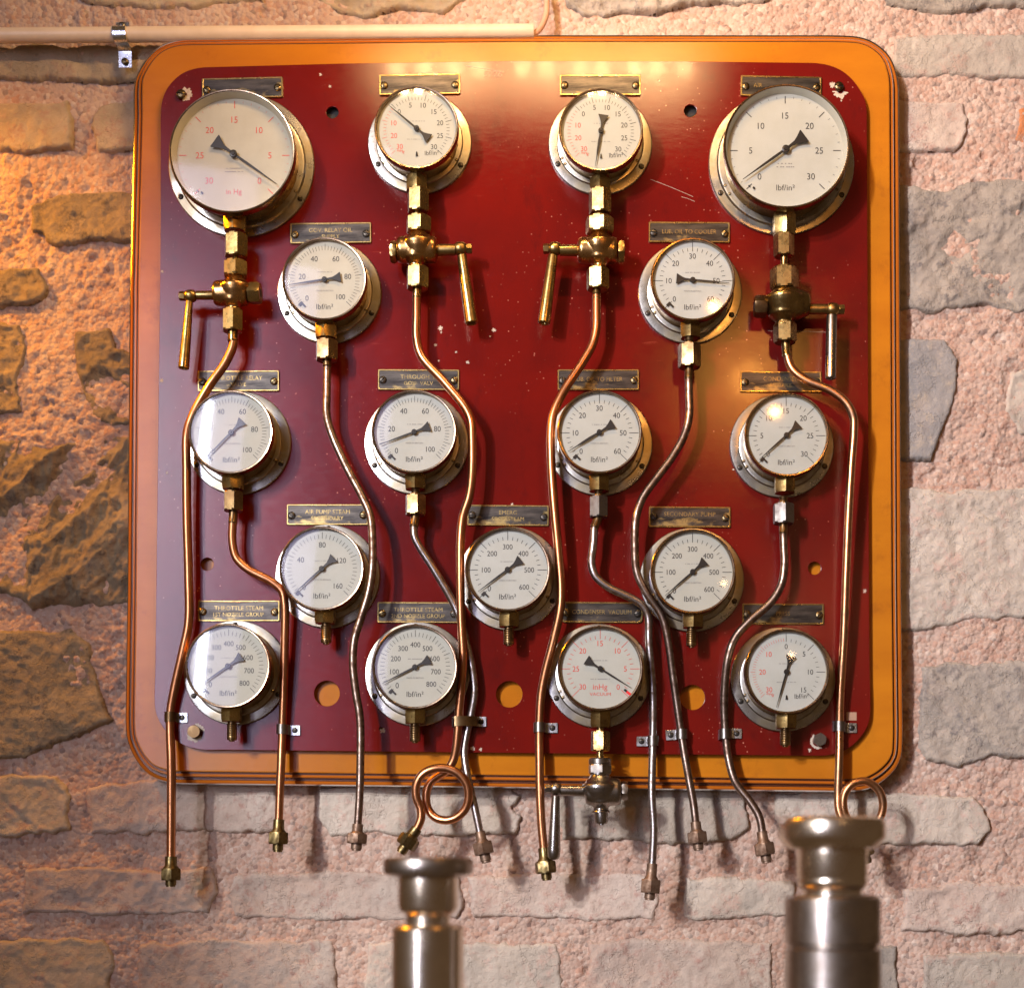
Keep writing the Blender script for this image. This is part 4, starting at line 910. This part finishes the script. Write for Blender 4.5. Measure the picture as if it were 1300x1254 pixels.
pipe('copper_pipe', [(295.5, 665, -28), (295, 686, -28), (300, 708, -27), (314, 722, -27), (346, 739, -26), (358, 750, -25), (361.5, 766, -24), (361.5, 815, -20), (360, 880, -14), (358.5, 926, -11), (357, 966, -13), (355.5, 1000, -14), (353.5, 1056, -15)], 5.3, 'copper', 'copper pipe that jogs right beside the 0 to 160 gauge, second pipe from the left', start=(284.5, 624.6, 308.5, 649, 14), end=(16, 27, 15, 10))
pipe('steel_pipe', [(415.5, 466, -30), (415, 500, -30), (415, 528, -31), (422, 553, -32), (440, 593, -34), (460, 631, -38), (470, 655, -42), (473, 690, -46), (472.5, 722, -48), (468, 752, -48), (458, 785, -47), (450, 812, -46), (448, 843, -46), (452, 880, -46), (457, 911, -46), (457.5, 969, -47), (456.5, 1010, -48), (453.5, 1058, -50)], 5.0, 'brown_pipe', 'spotted brown pipe passing in front of the right side of the 0 to 160 gauge', start=(401.7, 433, 428.5, 458, 14), end=(12, 27, 12, 9), nutm='rust')
LOOP = [(529, 374, -30), (529, 400, -30), (529, 430, -30), (535, 452, -31), (564, 485, -34), (591, 518, -36), (598, 534, -36), (599.5, 552, -36), (599.5, 600, -34), (596, 630, -33), (588, 655, -32), (585, 680, -31), (584.5, 738, -29), (586, 795, -27), (588, 835, -25), (585, 880, -22), (583, 901, -20), (581, 930, -18), (579, 950, -16), (575, 966, -14), (567, 978, -13), (557, 984.5, -12), (547, 992, -12), (541.5, 1005, -12), (542.5, 1024, -13), (552, 1037, -15), (566, 1041, -18), (580, 1037, -21), (591, 1026, -24), (595, 1010, -27), (592, 994, -29), (581, 981, -30), (566, 975, -30), (549, 976, -30), (536, 983, -29), (528.5, 996, -28), (528.5, 1012, -27), (534, 1026, -26), (534.5, 1038, -26), (530, 1050, -26), (522, 1062, -26)]
pipe('copper_pipe', LOOP, 5.4, 'copper', 'bright copper pipe ending in a round coil below the board, left of centre', end=(13, 27, 14, 10))
pipe('steel_pipe', [(525.5, 669, -28), (526, 680, -28), (532, 693, -27), (551, 723, -24), (580, 775, -18), (594, 822, -15), (601, 858, -14), (602.5, 880, -13), (598, 908, -10), (592, 935, -9), (589.5, 955, -10), (594, 988, -14), (602, 1022, -17), (612, 1069, -20)], 4.9, 'steel_pipe', 'grey pipe passing behind the coiled copper pipe left of centre', start=(515.5, 629, 540, 654, 14), end=(14, 27, 15, 11), nutm='rust', sq=True)
pipe('copper_pipe', [(757.5, 375, -30), (757.5, 395, -30), (757, 418, -30), (752, 438, -30), (739, 461, -31), (715, 498, -33), (703, 524, -34), (699.5, 548, -34), (700, 590, -32), (703, 635, -31), (709, 700, -29), (712.5, 745, -27), (711.5, 772, -26), (704, 808, -22), (692, 855, -15), (687, 883, -12), (685, 920, -10), (685, 966, -12), (685.5, 1004, -13), (687.5, 1046, -14), (692, 1093, -16)], 5.5, 'copper', 'bright copper pipe right of centre running down behind the nickel cock lever', end=(17, 27, 15, 9))
pipe('steel_pipe', [(754.5, 670, -28), (753.5, 690, -28), (751, 715, -27), (756, 731, -27), (772, 745, -26), (797, 757, -24), (815, 768, -22), (822.5, 781, -20), (824, 815, -18), (828.5, 868, -14), (829.5, 905, -11), (829, 940, -10), (828, 975, -12), (827.5, 1010, -14), (830, 1050, -15), (828.5, 1090, -16), (826.5, 1116, -17)], 5.0, 'steel_pipe', 'grey steel pipe right of centre whose square nut hangs lowest of all', start=(748.5, 631, 771.5, 657, 28), end=(20, 27, 17, 9), nutm='rust', sq=True, startm='dark_nickel')
pipe('steel_pipe', [(874.5, 482, -30), (875, 505, -30), (875, 528, -30), (869, 552, -30), (853, 581, -31), (836, 604, -32), (816, 632, -33), (808, 655, -33), (806, 690, -32), (809, 728, -31), (821, 753, -29), (840, 781, -25), (848, 812, -22), (855, 862, -16), (864, 925, -11), (869.5, 960, -12), (875.5, 993, -14), (881, 1024, -15), (884.5, 1056, -17)], 5.0, 'brown_pipe', 'spotted steel pipe curving from the OIL TO COOLER gauge between two gauges', start=(861.7, 438, 888.5, 467, 14), end=(13, 27, 14, 9), nutm='rust', sq=True)
pipe('steel_pipe', [(994.5, 678, -28), (995.5, 700, -28), (996, 715, -28), (992, 742, -28), (978, 765, -28), (951, 789, -28), (933, 810, -27), (924, 836, -25), (919.5, 880, -16), (919.5, 905, -12), (921.5, 935, -10), (925.5, 966, -12), (934, 993, -15), (953, 1018, -18), (964, 1037, -20), (969.5, 1070, -22)], 5.1, 'brown_pipe', 'brown steel pipe crossing the plate above the lower right gauge', start=(982, 640, 1007.5, 665, 27), end=(15, 27, 15, 10), nutm='rust', sq=True, startm='dark_nickel')
pipe('copper_pipe', [(999, 446, -30), (1001, 458, -30), (1007, 470, -31), (1024, 483, -33), (1055, 496, -36), (1075, 512, -37), (1083.5, 530, -37), (1084, 548, -36), (1081, 590, -34), (1078, 640, -32), (1074.5, 723, -28), (1071, 815, -22), (1067, 880, -15), (1066, 920, -11), (1065.5, 960, -12), (1064, 1008, -14), (1065, 1028, -15), (1072, 1043, -17), (1086, 1051, -19), (1104, 1050, -21), (1117, 1038, -24), (1121, 1020, -27), (1115, 1002, -29), (1099, 991.5, -30), (1082, 995, -30), (1072, 1008, -29), (1071, 1026, -28), (1077, 1042, -27), (1086, 1056, -27), (1093, 1074, -27)], 5.2, 'copper_dull', 'darkened copper pipe down the right edge ending in a coil behind the flanged fitting', end=(10, 27, 14, 9))

# ------------------------------------------------------------------ pipe clips
def clip(px, py, tabx, taby, lab, rot=0, w=12.5, span=None, depth=-.010, dark=False):
    t = thing('pipe_clip', at(px, py, 0), lab, 'pipe clip', 'metal saddle clips holding the pipes to the panel'); Z = at(px, py, depth); s = 1 if tabx > px else -1
    r = .0068; mb = MB(); tb = at(tabx, taby, 0); cx = Z.x; cy = depth+.0006; hw = w/2*.001
    # strip bent round the pipe and flattened against the panel
    path = []
    if span:
        a0 = at(span[0], py, depth-.004); b_ = at(span[1], py, depth); path = [(a0.x-.0075, -.002), (a0.x-.008, a0.y), (a0.x-.004, a0.y-.0085), (a0.x+.003, a0.y-.0095), (b_.x+.002, b_.y-.0085), (b_.x+.0075, b_.y-.005), (b_.x+.0085, b_.y+.003), (b_.x+.009, -.0012), (tb.x+.005, -.0010)]
    else:
        path = [(cx-s*r*1.05, -.0012)]
        for k in range(13): a = math.pi*k/12; path.append((cx-s*r*math.cos(a), cy-r*math.sin(a)*1.05))
        path += [(cx+s*r*1.02, -.0020), (cx+s*(r+.0015), -.0010), (tb.x+s*.0062, -.0010)]
    th = .0009; vs = []; fs = []; o = ORG[t]; pz = [Vector((a-o.x, c-o.y, 0)) for a, c in path]; n_ = len(pz)
    for i, p in enumerate(pz):
        d = (pz[min(i+1, n_-1)]-pz[max(0, i-1)]).normalized(); nn = Vector((d.y, -d.x, 0))*s
        for zz, q in ((-hw, 0), (hw, 0), (hw, th), (-hw, th)): v_ = p+nn*q; vs.append((v_.x, v_.y, zz+(taby-py)*-.001*min(1, max(0, i/(n_-1)))))
    for i in range(n_-1):
        for k in range(4): fs.append((i*4+k, i*4+(k+1) % 4, i*4+4+(k+1) % 4, i*4+4+k))
    fs += [(0, 1, 2, 3), tuple(4*(n_-1)+k for k in (3, 2, 1, 0))]
    mb.add(vs, fs); link('strap', mb.mesh('strap', 'brass_dark' if dark else 'nickel', True, 35), t, o)
    screw(t, tb+Vector((0, -.0020, 0)), .0038, random.uniform(-1.5, 1.5), SCREW)
    if not dark or True:
        mb = MB(); box(mb, (0, 0, 0), .0128, .0007, .0125, R(rot), 0, .0006); link('tab', mb.mesh('tab', 'zinc'), t, tb+Vector((0, -.0016-.0007, 0)))
clip(216.5, 911, 232, 911, 'dark clip on the leftmost copper pipe with its screw tab to the right', dark=True)
clip(358.5, 926, 375, 927, 'clip on the jogged copper pipe, below and right of the lower left gauge')
clip(583, 918, 611, 916, 'wide brown clip strapping the coiled copper pipe and a grey pipe together', span=(582.5, 597.5), depth=-.012, dark=True)
clip(685, 924, 701.5, 924, 'clip on the bright copper pipe left of the small red VACUUM gauge')
clip(829, 941, 814.5, 941, 'untilted clip with its bright tab to the left of a grey steel pipe')
clip(865.5, 932, 851.5, 933, 'slightly tilted clip with a bright left tab, below the big round hole', rot=-6)
clip(920.5, 933, 935, 931, 'clip with its tab to the right, left of the lower right gauge', rot=3)
clip(1066, 922, 1081, 924, 'clip on the darkened copper pipe near the lower right corner of the panel')

# ------------------------------------------------------------------ conduit, cable, saddle
cy_ = .022; a = at(-60, 46, cy_); b_ = at(678, 40.5, cy_)
t = thing('conduit', b_, 'cream plastic conduit fixed along the wall above the board, open at its right end', 'conduit')
mb = MB(); L = (a-b_); x, y, z = frame(L); prof = [(0, .0080), (0, .0090), (.001, .0095), (L.length, .0095)]
lathe(mb, (0, 0, 0), L, [(.004, .0070), (0, .0074), (0, .0092), (.0006, .0096), (L.length, .0096)], 28); link('tube', mb.mesh('tube', 'pvc', True, 40), t, b_)
P = [at(x_, y_, d) for x_, y_, d in ((655, 42, .022), (676, 44, .022), (686, 36, .024), (693, 20, .028), (694, 0, .030), (694, -40, .030), (693, -90, .03))]
t = thing('cable', P[0], 'brown cable curving up out of the right end of the cream conduit', 'cable')
mb = MB(); tube(mb, [p-P[0] for p in catmull(P)], .0039, 14); link('sheath', mb.mesh('sheath', 'cable', True, 60), t, P[0])
t = thing('conduit_saddle', at(154, 46, .03), 'shiny galvanised saddle clamping the cream conduit to the wall', 'bracket')
mb = MB(); o = ORG[t]; c = at(154, 45.5, cy_); hw = .0085; path = []
z_t = c.z+.0105; path = [(c.z+.024, .034), (c.z+.0135, .033), (c.z+.0115, .030)]
for k in range(13): q = R(-10+200*k/12); path.append((c.z+math.cos(q)*.0112, cy_-math.sin(q)*.0112))
path += [(c.z-.0125, .030), (c.z-.0150, .0335), (c.z-.036, .0345)]
vs = []; fs = []; n_ = len(path)
for i, (zz, yy) in enumerate(path):
    d0 = path[max(0, i-1)]; d1 = path[min(n_-1, i+1)]; d = Vector((d1[0]-d0[0], d1[1]-d0[1])).normalized(); nn = Vector((d.y, -d.x)); xo = (i/(n_-1)-.5)*.004
    for xx, q in ((-hw, 0), (hw, 0), (hw, .0011), (-hw, .0011)): vs.append((c.x-o.x+xx+xo, yy+nn.y*q-o.y-.001, zz+nn.x*q-o.z))
for i in range(n_-1):
    for k in range(4): fs.append((i*4+k, i*4+(k+1) % 4, i*4+4+(k+1) % 4, i*4+4+k))
fs += [(0, 1, 2, 3), tuple(4*(n_-1)+k for k in (3, 2, 1, 0))]
mb.add(vs, fs); link('strap', mb.mesh('strap', 'zinc', True, 35), t, o)
screw(t, Vector((c.x+.002, .031, c.z-.029)), .0044, .5, SCREWB); screw(t, Vector((c.x-.002, .0305, c.z+.019)), .0040, .9, SCREWS)

# ------------------------------------------------------------------ blurred fittings in the foreground
def fitting(cx, Y, prof, lab, mats):
    """prof: list of (y px, half width px, material index)"""
    o = at(cx, prof[0], Y); t = thing('flanged_fitting', o, lab, 'pipe fitting'); k = sc(Y)
    for nm, rows, mt in prof[1]:
        mb = MB(); z0_ = rows[0][0]; base = at(cx, z0_, Y); base.x = o.x
        lathe(mb, (0, 0, 0), (0, 0, -1), [((y-z0_)*k, r*k) for y, r in rows], 72); link(nm, mb.mesh(nm, mt, True, 30), t, base)
    return t
fitting(1056, -.55, (1038, [
  ('flange_cap', [(1037, 10), (1037, 60), (1040, 65), (1045, 67.5), (1062, 67.5), (1067, 65), (1076, 56), (1078, 46)], 'fitting'),
  ('collar', [(1076, 44.5), (1081, 45.2), (1084, 44.5), (1112, 44.5), (1114, 43.6), (1116, 43.6), (1118, 44.5), (1119, 44.5), (1125, 42.5), (1129, 38), (1134, 37), (1138, 38)], 'fitting'),
  ('stem', [(1135, 38), (1136, 56), (1140, 60), (1144, 60.5), (1195, 60.5), (1198, 57), (1201, 57), (1204, 60.5), (1600, 60.5)], 'fitting_dark')]), 'large blurred polished flanged fitting in the foreground at lower right', None)
fitting(544, -.55, (1088, [
  ('flange_cap', [(1089, 8), (1088, 50), (1089.5, 55), (1093, 57), (1104, 57), (1109, 55), (1113, 40), (1114, 37)], 'fitting_dark'),
  ('collar', [(1112, 37.5), (1150, 37.5), (1156, 35), (1159, 30), (1162, 28)], 'fitting'),
  ('stem', [(1160, 28), (1172, 28), (1174, 42), (1178, 45), (1300, 45), (1600, 45)], 'fitting')]), 'smaller blurred flanged fitting in the foreground below the copper coil', None)
# render settings that belong to the scene
scn.render.engine = 'CYCLES'; scn.cycles.max_bounces = 8; scn.cycles.transparent_max_bounces = 12
